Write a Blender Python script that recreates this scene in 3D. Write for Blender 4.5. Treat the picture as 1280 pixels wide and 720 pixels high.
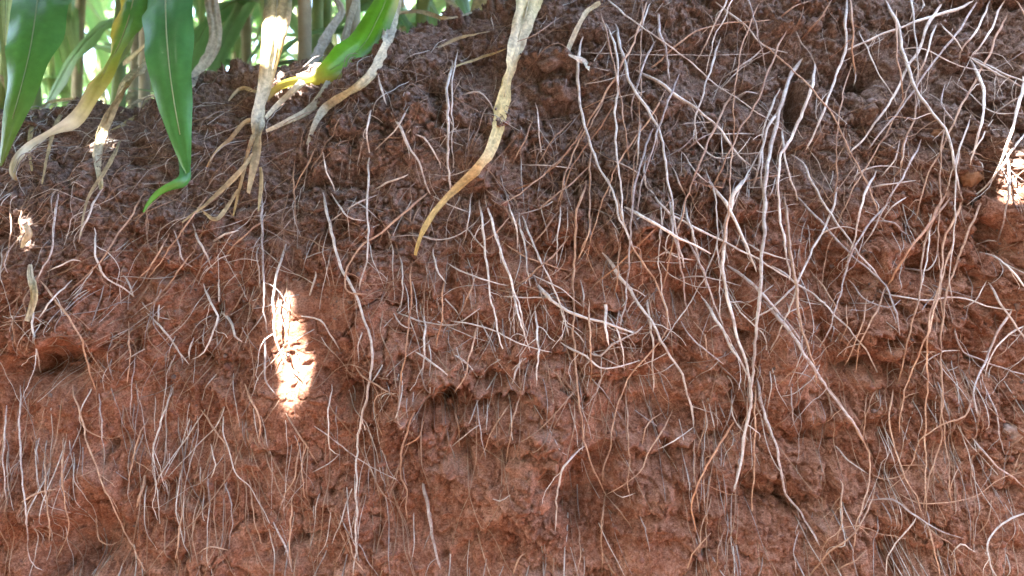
import bpy, bmesh, math, random
import numpy as np
from mathutils import Vector, Matrix
from mathutils.bvhtree import BVHTree

for o in list(bpy.data.objects):
    bpy.data.objects.remove(o, do_unlink=True)
SC = bpy.context.scene
COL = SC.collection
random.seed(7)
RNG = np.random.default_rng(11)

# ------------------------------------------------------------------ camera
CAM = Vector((0.0, -1.10, 0.36))
K = 1.0 / 1100.0            # world metres per pixel per metre of depth
cd = bpy.data.cameras.new('camera')
cd.sensor_width = 36.0
cd.lens = 36.0 / (1280 * K)
cd.clip_start = 0.02
cd.clip_end = 3000.0
cd.dof.use_dof = True
cd.dof.focus_distance = 1.12
cd.dof.aperture_fstop = 4.0
cam = bpy.data.objects.new('camera', cd)
cam.location = CAM
cam.rotation_euler = (math.radians(90), 0, 0)
COL.objects.link(cam)
SC.camera = cam

# ------------------------------------------------------------------ sky, sun, exposure
SUN = Vector((-0.42, -0.50, 0.76)).normalized()      # towards the sun
w = bpy.data.worlds.new('World')
SC.world = w
w.use_nodes = True
wn = w.node_tree
bg = wn.nodes['Background']
sky = wn.nodes.new('ShaderNodeTexSky')
sky.sky_type = 'NISHITA'
sky.sun_disc = False
sky.sun_elevation = math.asin(SUN.z)
sky.sun_rotation = math.atan2(SUN.x, SUN.y)
sky.dust_density = 3.5
sky.air_density = 1.0
sky.ozone_density = 1.0
wn.links.new(sky.outputs[0], bg.inputs[0])
bg.inputs[1].default_value = 0.10
sd = bpy.data.lights.new('sun', 'SUN')
sd.energy = 5.0
sd.angle = math.radians(0.5)
sd.color = (1.0, 0.965, 0.94)
sun = bpy.data.objects.new('sun', sd)
sun.rotation_euler = SUN.to_track_quat('Z', 'Y').to_euler()
sun.location = (-1, -3, 6)
COL.objects.link(sun)
vs = SC.view_settings
vs.view_transform = 'Standard'
vs.look = 'None'
vs.gamma = 1.0
vs.use_curve_mapping = False
vs.exposure = 4.6

# ------------------------------------------------------------------ small helpers
def at(px, py, Y):
    d = Y - CAM.y
    return Vector(((px - 640) * K * d, Y, CAM.z - (py - 360) * K * d))

def link(name, me, mat=None, parent=None):
    o = bpy.data.objects.new(name, me)
    COL.objects.link(o)
    if mat is not None:
        me.materials.clear()
        me.materials.append(mat)
    if parent is not None:
        o.parent = parent
    return o

def tag(o, label=None, cat=None, group=None, kind=None):
    if label: o['label'] = label
    if cat: o['category'] = cat
    if group: o['group'] = group
    if kind: o['kind'] = kind
    return o

def empty(name, loc=(0, 0, 0)):
    o = bpy.data.objects.new(name, None)
    o.empty_display_size = 0.05
    o.location = loc
    COL.objects.link(o)
    return o

def np_mesh(name, V, F, smooth=True):
    """V (n,3) float, F (m,k) int with constant k"""
    V = np.asarray(V, dtype=np.float32); F = np.asarray(F, dtype=np.int32)
    me = bpy.data.meshes.new(name)
    me.vertices.add(len(V)); me.vertices.foreach_set('co', V.ravel())
    k = F.shape[1]
    me.loops.add(F.size); me.loops.foreach_set('vertex_index', F.ravel())
    me.polygons.add(len(F))
    me.polygons.foreach_set('loop_start', np.arange(0, F.size, k, dtype=np.int32))
    me.polygons.foreach_set('use_smooth', np.full(len(F), smooth, dtype=bool))
    me.update(calc_edges=True)
    return me

def set_col(me, cols):
    a = me.color_attributes.new('Col', 'FLOAT_COLOR', 'POINT')
    c = np.ones((len(me.vertices), 4), dtype=np.float32)
    c[:, :3] = cols
    a.data.foreach_set('color', c.ravel())

# numpy noise ---------------------------------------------------------------
def _hash(ix, iy, seed):
    h = (ix.astype(np.int64) * 374761393 + iy.astype(np.int64) * 668265263 + seed * 974634777) & 0xffffffff
    h = ((h ^ (h >> 13)) * 1274126177) & 0xffffffff
    h = ((h ^ (h >> 16)) * 2246822519) & 0xffffffff
    return (h ^ (h >> 15)) & 0xffffffff

def perlin(x, y, seed=0):
    ix = np.floor(x); iy = np.floor(y)
    fx = x - ix; fy = y - iy
    u = fx * fx * fx * (fx * (fx * 6 - 15) + 10)
    v = fy * fy * fy * (fy * (fy * 6 - 15) + 10)
    def g(dx, dy):
        a = _hash(ix + dx, iy + dy, seed) * (2 * math.pi / 4294967296.0)
        return np.cos(a) * (fx - dx) + np.sin(a) * (fy - dy)
    a = g(0, 0); b = g(1, 0); c = g(0, 1); d = g(1, 1)
    return ((a + u * (b - a)) + v * ((c + u * (d - c)) - (a + u * (b - a)))) * 1.5

def fbm(x, y, seed=0, oct=4, gain=0.5):
    s = 0; a = 1.0; f = 1.0
    for i in range(oct):
        s = s + a * perlin(x * f, y * f, seed + i * 17)
        a *= gain; f *= 2.03
    return s

def cells(x, y, seed=0):
    ix = np.floor(x); iy = np.floor(y)
    f1 = np.full(x.shape, 9.0); f2 = np.full(x.shape, 9.0); cid = np.zeros(x.shape)
    for dx in (-1, 0, 1):
        for dy in (-1, 0, 1):
            h = _hash(ix + dx, iy + dy, seed)
            ox = (h & 0xffff) / 65536.0; oy = ((h >> 16) & 0xffff) / 65536.0
            d = np.sqrt((ix + dx + ox - x) ** 2 + (iy + dy + oy - y) ** 2)
            r = ((h * 2654435761) & 0xffffffff) / 4294967296.0
            n = d < f1
            f2 = np.where(n, f1, np.minimum(f2, d))
            cid = np.where(n, r, cid)
            f1 = np.where(n, d, f1)
    return f1, f2, cid

def sstep(a, b, x):
    t = np.clip((x - a) / (b - a), 0, 1)
    return t * t * (3 - 2 * t)

# ------------------------------------------------------------------ materials
def nodes_mat(name):
    m = bpy.data.materials.new(name)
    m.use_nodes = True
    nt = m.node_tree
    return m, nt, nt.nodes['Principled BSDF'], nt.links.new

def ramp(nt, stops, fac=None):
    r = nt.nodes.new('ShaderNodeValToRGB')
    e = r.color_ramp.elements
    while len(e) < len(stops): e.new(0.5)
    for el, (p, c) in zip(e, stops):
        el.position = p
        el.color = (*c, 1)
    if fac is not None: nt.links.new(fac, r.inputs[0])
    return r

def noise(nt, co, scale, detail=4, rough=0.6, dist=0.0):
    n = nt.nodes.new('ShaderNodeTexNoise')
    n.inputs['Scale'].default_value = scale
    n.inputs['Detail'].default_value = detail
    n.inputs['Roughness'].default_value = rough
    n.inputs['Distortion'].default_value = dist
    nt.links.new(co, n.inputs['Vector'])
    return n

def mixc(nt, fac, a, b, mode='MIX'):
    m = nt.nodes.new('ShaderNodeMix')
    m.data_type = 'RGBA'
    m.blend_type = mode
    for sock, v in ((0, fac), (6, a), (7, b)):
        if hasattr(v, 'links') or hasattr(v, 'is_linked'):
            nt.links.new(v, m.inputs[sock])
        else:
            m.inputs[sock].default_value = v if sock == 0 else (*v, 1)
    return m.outputs[2]

def math_n(nt, op, a, b=None):
    m = nt.nodes.new('ShaderNodeMath'); m.operation = op
    for i, v in enumerate((a, b)):
        if v is None: continue
        if hasattr(v, 'is_linked'): nt.links.new(v, m.inputs[i])
        else: m.inputs[i].default_value = v
    return m.outputs[0]

def soil_material():
    m, nt, bs, L = nodes_mat('red_soil')
    tc = nt.nodes.new('ShaderNodeNewGeometry')
    co = tc.outputs['Position']
    sx = nt.nodes.new('ShaderNodeSeparateXYZ'); L(co, sx.inputs[0])
    big = noise(nt, co, 5.0, 5, 0.6)
    mid = noise(nt, co, 22.0, 5, 0.65)
    fine = noise(nt, co, 140.0, 4, 0.7)
    grit = noise(nt, co, 420.0, 3, 0.7)
    # humus layer: height of the layer boundary wanders
    z = math_n(nt, 'ADD', sx.outputs[2], math_n(nt, 'MULTIPLY', math_n(nt, 'SUBTRACT', big.outputs[0], 0.5), 0.36))
    z = math_n(nt, 'ADD', z, math_n(nt, 'MULTIPLY', math_n(nt, 'SUBTRACT', mid.outputs[0], 0.5), 0.16))
    z = math_n(nt, 'SUBTRACT', z, math_n(nt, 'MULTIPLY', sx.outputs[0], 0.10))
    mr = nt.nodes.new('ShaderNodeMapRange'); mr.interpolation_type = 'SMOOTHSTEP'
    L(z, mr.inputs[0]); mr.inputs[1].default_value = 0.35; mr.inputs[2].default_value = 0.53
    low = ramp(nt, [(0.28, (0.118, 0.047, 0.027)), (0.46, (0.208, 0.092, 0.055)), (0.58, (0.28, 0.143, 0.094)), (0.75, (0.38, 0.25, 0.19))], mid.outputs[0])
    low2 = mixc(nt, ramp(nt, [(0.42, (0, 0, 0)), (0.68, (.75, .75, .75))], fine.outputs[0]).outputs[0], low.outputs[0], (0.34, 0.195, 0.138))
    up = ramp(nt, [(0.28, (0.100, 0.068, 0.054)), (0.46, (0.175, 0.128, 0.105)), (0.6, (0.25, 0.192, 0.163)), (0.8, (0.37, 0.31, 0.275))], fine.outputs[0])
    up2 = mixc(nt, ramp(nt, [(0.56, (0, 0, 0)), (0.72, (.8, .8, .8))], mid.outputs[0]).outputs[0], up.outputs[0], (0.185, 0.095, 0.066))
    c = mixc(nt, mr.outputs[0], low2, up2)
    g = ramp(nt, [(0.32, (0.55, 0.52, 0.5)), (0.5, (1, 1, 1)), (0.68, (1.4, 1.45, 1.5))], grit.outputs[0])
    c = mixc(nt, 1.0, c, g.outputs[0], 'MULTIPLY')
    L(c, bs.inputs['Base Color'])
    bs.inputs['Roughness'].default_value = 0.95
    bs.inputs['Specular IOR Level'].default_value = 0.0
    bs.inputs['Diffuse Roughness'].default_value = 1.0
    b1 = nt.nodes.new('ShaderNodeBump'); b1.inputs['Strength'].default_value = 0.9; b1.inputs['Distance'].default_value = 0.004
    L(fine.outputs[0], b1.inputs['Height'])
    b2 = nt.nodes.new('ShaderNodeBump'); b2.inputs['Strength'].default_value = 0.9; b2.inputs['Distance'].default_value = 0.0016
    L(grit.outputs[0], b2.inputs['Height']); L(b1.outputs[0], b2.inputs['Normal'])
    L(b2.outputs[0], bs.inputs['Normal'])
    return m

def clod_material(name, a, b, c):
    m, nt, bs, L = nodes_mat(name)
    tc = nt.nodes.new('ShaderNodeTexCoord')
    oi = nt.nodes.new('ShaderNodeObjectInfo')
    fine = noise(nt, tc.outputs['Object'], 3.2, 6, 0.75)
    r = ramp(nt, [(0.28, a), (0.52, b), (0.78, c)], fine.outputs[0])
    hv = nt.nodes.new('ShaderNodeHueSaturation')
    L(r.outputs[0], hv.inputs['Color'])
    L(math_n(nt, 'ADD', math_n(nt, 'MULTIPLY', oi.outputs['Random'], 0.5), 0.78), hv.inputs['Value'])
    L(hv.outputs[0], bs.inputs['Base Color'])
    bs.inputs['Roughness'].default_value = 0.95
    bs.inputs['Specular IOR Level'].default_value = 0.04
    bp = nt.nodes.new('ShaderNodeBump'); bp.inputs['Strength'].default_value = 0.8; bp.inputs['Distance'].default_value = 0.003
    L(noise(nt, tc.outputs['Object'], 9, 4, 0.7).outputs[0], bp.inputs['Height']); L(bp.outputs[0], bs.inputs['Normal'])
    return m

def root_material(name, dark, base, pale, dirt=0.5):
    dirt = min(1, dirt * 1.35)
    m, nt, bs, L = nodes_mat(name)
    tc = nt.nodes.new('ShaderNodeTexCoord'); co = tc.outputs['Object']
    oi = nt.nodes.new('ShaderNodeObjectInfo')
    n1 = noise(nt, co, 38, 5, 0.65)
    r = ramp(nt, [(0.30, dark), (0.5, base), (0.72, pale)], n1.outputs[0])
    n2 = noise(nt, co, 210, 3, 0.7)
    f = ramp(nt, [(0.47, (0, 0, 0)), (0.66, (dirt, dirt, dirt))], n2.outputs[0])
    c = mixc(nt, f.outputs[0], r.outputs[0], (0.16, 0.07, 0.045))
    n3 = noise(nt, co, 17, 4, 0.7)
    c = mixc(nt, ramp(nt, [(0.5, (0, 0, 0)), (0.68, (.6, .6, .6))], n3.outputs[0]).outputs[0], c, (0.24, 0.13, 0.085))
    hv = nt.nodes.new('ShaderNodeHueSaturation')
    L(c, hv.inputs['Color'])
    L(math_n(nt, 'ADD', math_n(nt, 'MULTIPLY', oi.outputs['Random'], 0.45), 0.72), hv.inputs['Value'])
    L(hv.outputs[0], bs.inputs['Base Color'])
    bs.inputs['Roughness'].default_value = 0.45
    bs.inputs['Specular IOR Level'].default_value = 0.5
    bp = nt.nodes.new('ShaderNodeBump'); bp.inputs['Strength'].default_value = 0.5; bp.inputs['Distance'].default_value = 0.0012
    L(n2.outputs[0], bp.inputs['Height']); L(bp.outputs[0], bs.inputs['Normal'])
    return m

def leaf_material(name, rough, transl, streak=0.25, scale=90):
    m, nt, bs, L = nodes_mat(name)
    at_ = nt.nodes.new('ShaderNodeVertexColor'); at_.layer_name = 'Col'
    tc = nt.nodes.new('ShaderNodeTexCoord')
    n = noise(nt, tc.outputs['Object'], scale, 4, 0.65)
    g = ramp(nt, [(0.3, (1 - streak,) * 3), (0.7, (1 + streak * .6,) * 3)], n.outputs[0])
    c = mixc(nt, 1.0, at_.outputs[0], g.outputs[0], 'MULTIPLY')
    L(c, bs.inputs['Base Color'])
    bs.inputs['Roughness'].default_value = rough
    tr = nt.nodes.new('ShaderNodeBsdfTranslucent'); L(c, tr.inputs['Color'])
    mx = nt.nodes.new('ShaderNodeMixShader'); mx.inputs[0].default_value = transl
    L(bs.outputs[0], mx.inputs[1]); L(tr.outputs[0], mx.inputs[2])
    L(mx.outputs[0], nt.nodes['Material Output'].inputs[0])
    bp = nt.nodes.new('ShaderNodeBump'); bp.inputs['Strength'].default_value = 0.25; bp.inputs['Distance'].default_value = 0.002
    L(n.outputs[0], bp.inputs['Height']); L(bp.outputs[0], bs.inputs['Normal'])
    return m

def plain(name, stops, scale, rough=0.8):
    m, nt, bs, L = nodes_mat(name)
    tc = nt.nodes.new('ShaderNodeTexCoord')
    n = noise(nt, tc.outputs['Object'], scale, 5, 0.65)
    L(ramp(nt, stops, n.outputs[0]).outputs[0], bs.inputs['Base Color'])
    bs.inputs['Roughness'].default_value = rough
    bp = nt.nodes.new('ShaderNodeBump'); bp.inputs['Strength'].default_value = 0.4; bp.inputs['Distance'].default_value = 0.003
    L(n.outputs[0], bp.inputs['Height']); L(bp.outputs[0], bs.inputs['Normal'])
    return m

M_SOIL = soil_material()
M_CLOD = {
    'red': clod_material('red_clod', (0.11, 0.04, 0.022), (0.18, 0.074, 0.045), (0.23, 0.12, 0.08)),
    'brown': clod_material('brown_clod', (0.07, 0.036, 0.026), (0.12, 0.067, 0.05), (0.19, 0.115, 0.09)),
    'ochre': clod_material('ochre_pebble', (0.17, 0.09, 0.05), (0.28, 0.16, 0.09), (0.38, 0.26, 0.18)),
    'pale': clod_material('pale_stone', (0.24, 0.17, 0.14), (0.34, 0.26, 0.22), (0.45, 0.37, 0.33)),
}
M_ROOT = {
    'white': root_material('white_root', (0.38, 0.35, 0.30), (0.60, 0.585, 0.53), (0.82, 0.82, 0.78), 0.35),
    'grey': root_material('grey_root', (0.22, 0.19, 0.17), (0.38, 0.36, 0.34), (0.58, 0.57, 0.56), 0.5),
    'tan': root_material('tan_root', (0.26, 0.15, 0.085), (0.43, 0.29, 0.185), (0.58, 0.44, 0.32), 0.45),
    'orange': root_material('orange_root', (0.24, 0.11, 0.05), (0.40, 0.21, 0.105), (0.54, 0.34, 0.2), 0.4),
}
M_GREEN = leaf_material('green_leaf', 0.33, 0.38, 0.14)
M_DRY = leaf_material('dry_leaf', 0.85, 0.30, 0.42, 150)
M_RIB = leaf_material('leaf_midrib', 0.5, 0.2, 0.1)
M_STALK = plain('maize_stalk', [(0.3, (0.14, 0.22, 0.08)), (0.55, (0.24, 0.33, 0.12)), (0.75, (0.38, 0.40, 0.19))], 14)
M_STALK_DRY = plain('dry_stalk', [(0.3, (0.20, 0.17, 0.10)), (0.55, (0.33, 0.30, 0.19)), (0.75, (0.46, 0.42, 0.29))], 18)
M_BARK = plain('bark', [(0.3, (0.05, 0.035, 0.025)), (0.7, (0.16, 0.12, 0.09))], 20)
M_TREELEAF = plain('tree_leaf', [(0.3, (0.03, 0.06, 0.015)), (0.7, (0.07, 0.12, 0.03))], 6)

# ------------------------------------------------------------------ the earth bank
HX = np.array([-2.6, -0.815, -0.675, -0.433, -0.28, -0.178, 0.0, 0.4, 0.9, 2.6])
HZ = np.array([0.60, 0.620, 0.650, 0.690, 0.712, 0.757, 0.792, 0.90, 0.98, 1.05])
def crest(x):
    return (np.interp(x - 0.04, HX, HZ) + np.interp(x, HX, HZ) + np.interp(x + 0.04, HX, HZ)) / 3

xs = np.concatenate([np.linspace(-2.6, -0.86, 60)[:-1], np.linspace(-0.86, 0.86, 1060), np.linspace(0.86, 2.6, 60)[1:]])
# profile control: (Y, z as fixed value or relative to the crest)
NV = 760
def profile(x):
    h = crest(x)
    b = 0.33
    n = len(x)
    P = [(-0.42, -0.66), (-0.16, -0.56), (-0.075, -0.35), (-0.045, -0.1), (-0.015, 0.12), (0.015, 0.32)]
    Yc = [np.full(n, p[0]) for p in P] + [np.full(n, v) for v in (0.075, 0.165, 0.235, 0.31, 0.42, 0.75, 1.3)]
    Zc = [np.full(n, p[1]) for p in P] + [b + 0.45 * (h - b), h - 0.075, h - 0.022, h - 0.003, h, h - 0.01, h - 0.03]
    return np.stack(Yc), np.stack(Zc)
Yc, Zc = profile(xs)
# parameter along the profile: dense where the camera looks
seg = np.array([0, 14, 40, 130, 262, 396, 520, 620, 668, 700, 722, 742, 759], dtype=float)
vi = np.arange(NV, dtype=float)
def interp_profile(C):
    out = np.empty((NV, C.shape[1]))
    # Catmull-Rom through control rows
    m = np.zeros_like(C)
    m[1:-1] = (C[2:] - C[:-2]) / (seg[2:] - seg[:-2])[:, None]
    m[0] = (C[1] - C[0]) / (seg[1] - seg[0]); m[-1] = (C[-1] - C[-2]) / (seg[-1] - seg[-2])
    k = np.clip(np.searchsorted(seg, vi, side='right') - 1, 0, len(seg) - 2)
    hh = (seg[k + 1] - seg[k]); t = ((vi - seg[k]) / hh)[:, None]; hh = hh[:, None]
    return (2 * t**3 - 3 * t**2 + 1) * C[k] + (t**3 - 2 * t**2 + t) * hh * m[k] + (-2 * t**3 + 3 * t**2) * C[k + 1] + (t**3 - t**2) * hh * m[k + 1]
BY = interp_profile(Yc); BZ = interp_profile(Zc)
BX = np.repeat(xs[None, :], NV, 0)
BASE = np.stack([BX, BY, BZ], -1)
ARC = np.concatenate([np.zeros((1, len(xs))), np.cumsum(np.hypot(np.diff(BY, axis=0), np.diff(BZ, axis=0)), 0)], 0)
gu = np.gradient(BASE, axis=1); gv = np.gradient(BASE, axis=0)
NRM = np.cross(gu, gv); NRM /= np.linalg.norm(NRM, axis=-1, keepdims=True)
if NRM[300, 600, 1] > 0: NRM = -NRM
PX = 640 + BX / K / (BY - CAM.y)
PY = 360 - (BZ - CAM.z) / K / (BY - CAM.y)

def displacement():
    u = BX; v = ARC
    wx = u + 0.012 * perlin(u * 30, v * 30, 91) + 0.004 * perlin(u * 110, v * 110, 92)
    wy = v + 0.012 * perlin(u * 30, v * 30, 93) + 0.004 * perlin(u * 110, v * 110, 94)
    d = 0.020 * fbm(u * 4.2, v * 4.2, 1, 3) + 0.011 * fbm(wx * 13, wy * 16, 5, 4, 0.55)
    rough = np.clip(0.85 + 0.9 * fbm(u * 7, v * 7, 31, 2), 0.35, 1.5)           # crumbly or smeared soil
    upper = sstep(0.30, 0.50, BZ)
    rough = rough * (0.95 + 0.2 * upper)
    smear = sstep(470, 350, PX) * sstep(430, 520, PY)
    rough = rough * (1 - 0.5 * smear)
    rough = rough * (1 - 0.45 * np.exp(-((PX - 366) / 42) ** 2 - ((PY - 440) / 120) ** 2))
    d = d + 0.004 * smear * fbm(u * 60, v * 9, 83, 3)
    for sc, amp, sd_ in ((10.5, 0.024 * (1 + 0.45 * sstep(430, 560, PX)), 40), (24, 0.0150 * (1 + 0.3 * sstep(430, 560, PX)), 41), (50, 0.0105 * (1 + 0.2 * sstep(430, 560, PX)), 42), (100, 0.0072, 43), (190, 0.0042, 44), (340, 0.0024, 45)):
        f1, f2, cid = cells(wx * sc, wy * sc * 1.1, sd_)
        dome = np.sqrt(np.clip(1 - (f1 / 0.85) ** 2, 0, 1)) * (0.35 + 0.65 * cid)
        edge = sstep(0.0, 0.22, f2 - f1)
        d = d + amp * rough * (dome * (0.55 + 0.45 * edge) - 0.4)
    d = d + 0.0034 * rough * fbm(u * 170, v * 170, 61, 3, 0.6)
    # ragged cracks and torn pockets
    rg = 1 - np.abs(fbm(wx * 9, wy * 11, 71, 3))
    d = d - 0.012 * sstep(0.93, 1.0, rg) * sstep(-0.1, 0.4, fbm(u * 3, v * 3, 72, 2))
    pk = fbm(wx * 16, wy * 18, 75, 3)
    d = d - 0.016 * sstep(0.45, 0.85, pk)
    # vertical smears where water ran and tools scraped, on the lower face
    d = d + 0.003 * (1 - upper) * fbm(u * 34, v * 5, 81, 3)
    front = sstep(0.50, 0.30, BY)
    wob = 10 * fbm(u * 12, v * 12, 85, 3)
    px = PX + wob; py = PY + 10 * fbm(u * 12 + 7, v * 12, 86, 3)
    rag = 34 * fbm(u * 9, v * 2.0, 87, 4, 0.6)
    gapn = sstep(-0.35, 0.25, fbm(u * 6, v * 2, 88, 2))
    def ledge(pts, A, fade, soft=5.0):
        xp = [p[0] for p in pts]; yp = [p[1] for p in pts]
        Ln = np.interp(px, xp, yp) + rag
        win = sstep(xp[0] - 10, xp[0] + 40, px) * sstep(xp[-1] + 10, xp[-1] - 40, px)
        up_ = Ln - py
        return 1.45 * A * win * gapn * sstep(-soft, soft, up_) * np.exp(-np.maximum(up_, 0) / fade)
    d = d + front * ledge([(415, 470), (450, 475), (520, 482), (600, 480), (700, 492), (780, 492), (860, 468), (960, 440)], 0.026, 110)
    d = d + front * ledge([(560, 530), (640, 545), (720, 548), (800, 560), (900, 545), (960, 560)], 0.014, 50)
    d = d + front * ledge([(600, 655), (660, 668), (700, 650), (740, 610)], 0.028, 60)
    d = d + front * ledge([(930, 585), (1000, 600), (1060, 590), (1120, 560)], 0.020, 60)
    d = d + front * ledge([(1020, 400), (1080, 425), (1130, 420), (1200, 385)], 0.020, 70)
    d = d + front * ledge([(10, 425), (60, 432), (110, 425), (160, 400)], 0.022, 80)
    d = d + front * ledge([(20, 640), (90, 655), (160, 650)], 0.022, 60)
    for (cx, cy, rx, ry, A) in [
        (455, 485, 38, 16, -.022), (370, 455, 45, 120, .014), (845, 378, 16, 22, -.016), (62, 452, 48, 22, -.034), (112, 692, 60, 42, -.050),
        (1080, 452, 40, 16, -.022), (1080, 548, 55, 18, -.020), (1222, 275, 13, 50, -.030), (1080, 97, 17, 11, -.045), (988, 133, 9, 26, -.030),
        (690, 505, 60, 22, .012), (640, 610, 55, 45, .022), (722, 615, 26, 55, -.026), (1258, 290, 60, 60, .018), (760, 295, 70, 55, .008),
        (960, 625, 55, 16, -.018), (830, 578, 65, 15, -.014), (700, 70, 34, 10, .010), (690, 92, 34, 10, -.014), (1000, 160, 12, 18, -.016),
        (560, 470, 25, 10, -.014), (820, 520, 70, 28, -.018), (1075, 500, 35, 30, -.014), (620, 470, 30, 12, -.012), (700, 640, 20, 30, -.014), (935, 120, 14, 12, -.014), (1150, 330, 30, 12, -.012), (330, 130, 50, 18, -.012), (470, 130, 26, 12, -.010), (880, 190, 30, 14, -.012), (770, 478, 60, 12, -.014), (1210, 470, 60, 20, -.012), (1270, 545, 30, 22, .012), (690, 560, 50, 20, .010),
        (1130, 690, 60, 20, -.012), (1075, 140, 25, 14, .010), (945, 70, 20, 12, -.012), (380, 235, 30, 20, -.012), (250, 255, 70, 16, -.010), (115, 215, 30, 30, .012),
        (575, 560, 10, 26, -.018), (540, 500, 22, 14, -.014), (660, 140, 16, 30, -.010), (1265, 200, 26, 50, .014), (150, 135, 50, 20, -.014)]:
        d = d + front * (A * (1.9 if cx > 420 else 1.4) if A < 0 else A * 1.4) * np.exp(-((px - cx) / rx) ** 2 - ((py - cy) / ry) ** 2)
    d = d * np.where(BY > 0.30, np.clip(1 - (BY - 0.30) / 0.35, 0.25, 1), 1)
    return d
D = displacement()
_w = 0.58 * np.exp(-((PX - 366) / 55) ** 2 - ((PY - 455) / 130) ** 4)
D = D * (1 - _w) + 0.012 * _w
POS = BASE + NRM * D[..., None]
POS[..., 2] -= 0.42 * np.clip(D, -0.02, 0.06) * (BY < 0.25)      # lumps sag: small overhangs
gu = np.gradient(POS, axis=1); gv = np.gradient(POS, axis=0)
N2 = np.cross(gu, gv); N2 /= np.linalg.norm(N2, axis=-1, keepdims=True)
if N2[300, 600, 1] > 0: N2 = -N2
NX = len(xs)
idx = np.arange(NV * NX).reshape(NV, NX)
F = np.stack([idx[:-1, :-1], idx[:-1, 1:], idx[1:, 1:], idx[1:, :-1]], -1).reshape(-1, 4)
bank = link('earth_bank', np_mesh('earth_bank', POS.reshape(-1, 3), F), M_SOIL)
tag(bank, 'red-brown cut earth bank with grey-brown humus along its top', 'earth bank', kind='structure')
# coarse copy for placing things on it
st = 4
cp = POS[::st, ::st]; cn = cp.shape
ci = np.arange(cn[0] * cn[1]).reshape(cn[0], cn[1])
cf = np.stack([ci[:-1, :-1], ci[:-1, 1:], ci[1:, 1:], ci[1:, :-1]], -1).reshape(-1, 4)
BVH = BVHTree.FromPolygons([tuple(p) for p in cp.reshape(-1, 3)], [tuple(f) for f in cf])

def ray_depth(px, py):
    dirv = Vector(((px - 640) * K, 1.0, -(py - 360) * K))
    h = BVH.ray_cast(CAM, dirv.normalized())
    if h[0] is None: return None
    return h[0].y

# ground at the foot of the bank and field behind it
def sheet(name, pts, mat, label):
    me = bpy.data.meshes.new(name); me.from_pydata(pts, [], [tuple(range(len(pts)))])
    o = link(name, me, mat); tag(o, label, 'ground', kind='structure'); return o
sheet('ground', [(-400, -600, -0.63), (400, -600, -0.63), (400, -0.38, -0.63), (-400, -0.38, -0.63)], M_SOIL, 'bare red soil track along the foot of the bank')
sheet('field', [(-400, 1.25, 0.40), (400, 1.25, 0.40), (400, 900, 0.40), (-400, 900, 0.40)], M_SOIL, 'bare soil field floor under the maize behind the bank')

# ------------------------------------------------------------------ clods (pieces of the bank)
def clod_mesh(name, seed, flat=1.0):
    bm = bmesh.new()
    bmesh.ops.create_icosphere(bm, subdivisions=3, radius=1.0)
    r = random.Random(seed)
    cuts = [(Vector((r.gauss(0, 1), r.gauss(0, 1), r.gauss(0, 1))).normalized(), r.uniform(0.55, 0.9)) for _ in range(9)]
    from mathutils import noise as mn
    for v in bm.verts:
        p = v.co.copy()
        for n_, c in cuts:
            dd = p.dot(n_)
            if dd > c: p -= n_ * (dd - c) * 0.85
        p *= 1 + 0.30 * mn.noise(p * 1.5 + Vector((seed * 3.1, 0, 0))) + 0.24 * mn.noise(p * 3.6 + Vector((0, seed * 2.3, 0))) + 0.14 * mn.noise(p * 8.0)
        v.co = p
    for f in bm.faces: f.smooth = True
    me = bpy.data.meshes.new(name); bm.to_mesh(me); bm.free()
    return me
CLOD = {k: [clod_mesh(k + '_clod', i + j * 10) for i in range(6)] for j, k in enumerate(('red', 'brown', 'ochre', 'pale'))}
for k in CLOD:
    for me in CLOD[k]: me.materials.append(M_CLOD[k] if k in ('ochre', 'pale') else M_SOIL)

def bank_point(px, py):
    y = ray_depth(px, py)
    return None if y is None else at(px, py, y)

def add_clod(px, py, r_px, asp, kind, sink=0.5):
    p = bank_point(px, py)
    if p is None: return
    s = r_px * K * (p.y - CAM.y)
    o = link('clod', random.choice(CLOD[kind]), None, bank)
    o.location = p + Vector((0, s * sink, -s * 0.1))
    o.rotation_euler = (random.uniform(-.5, .5), random.uniform(-.4, .4), random.uniform(-.6, .6))
    o.scale = (s, s * random.uniform(0.75, 1.0), s * asp)
    return o
for (px, py, r, a, k) in [(692, 74, 22, .55, 'red'), (872, 106, 30, .6, 'red'), (832, 62, 18, .7, 'red'), (908, 76, 22, .7, 'red'),
        (1215, 218, 15, .85, 'ochre'), (1172, 168, 11, .7, 'ochre'), (1068, 148, 13, .6, 'pale'), (552, 112, 12, .8, 'brown'), (572, 106, 11, .8, 'red'),
        (598, 118, 10, .8, 'brown'), (500, 82, 22, .8, 'brown'), (430, 160, 10, .8, 'red'), (690, 495, 28, .5, 'red'), (655, 590, 26, .7, 'red'),
        (625, 620, 20, .8, 'red'), (672, 628, 18, .8, 'red'), (1130, 365, 14, .8, 'brown'), (1105, 405, 20, .7, 'red'), (1268, 540, 20, .75, 'pale'),
        (850, 400, 20, .8, 'red'), (870, 420, 16, .7, 'red'), (700, 360, 16, .7, 'red'), (740, 130, 14, .7, 'brown'), (755, 340, 22, .6, 'red'),
        (1250, 260, 26, .8, 'red'), (1235, 330, 22, .8, 'red'), (1010, 560, 26, .6, 'red'), (930, 560, 20, .7, 'red'), (120, 215, 24, .8, 'red'), (165, 160, 16, .8, 'brown')]:
    add_clod(px, py, r, a, k)
n = 0
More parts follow.
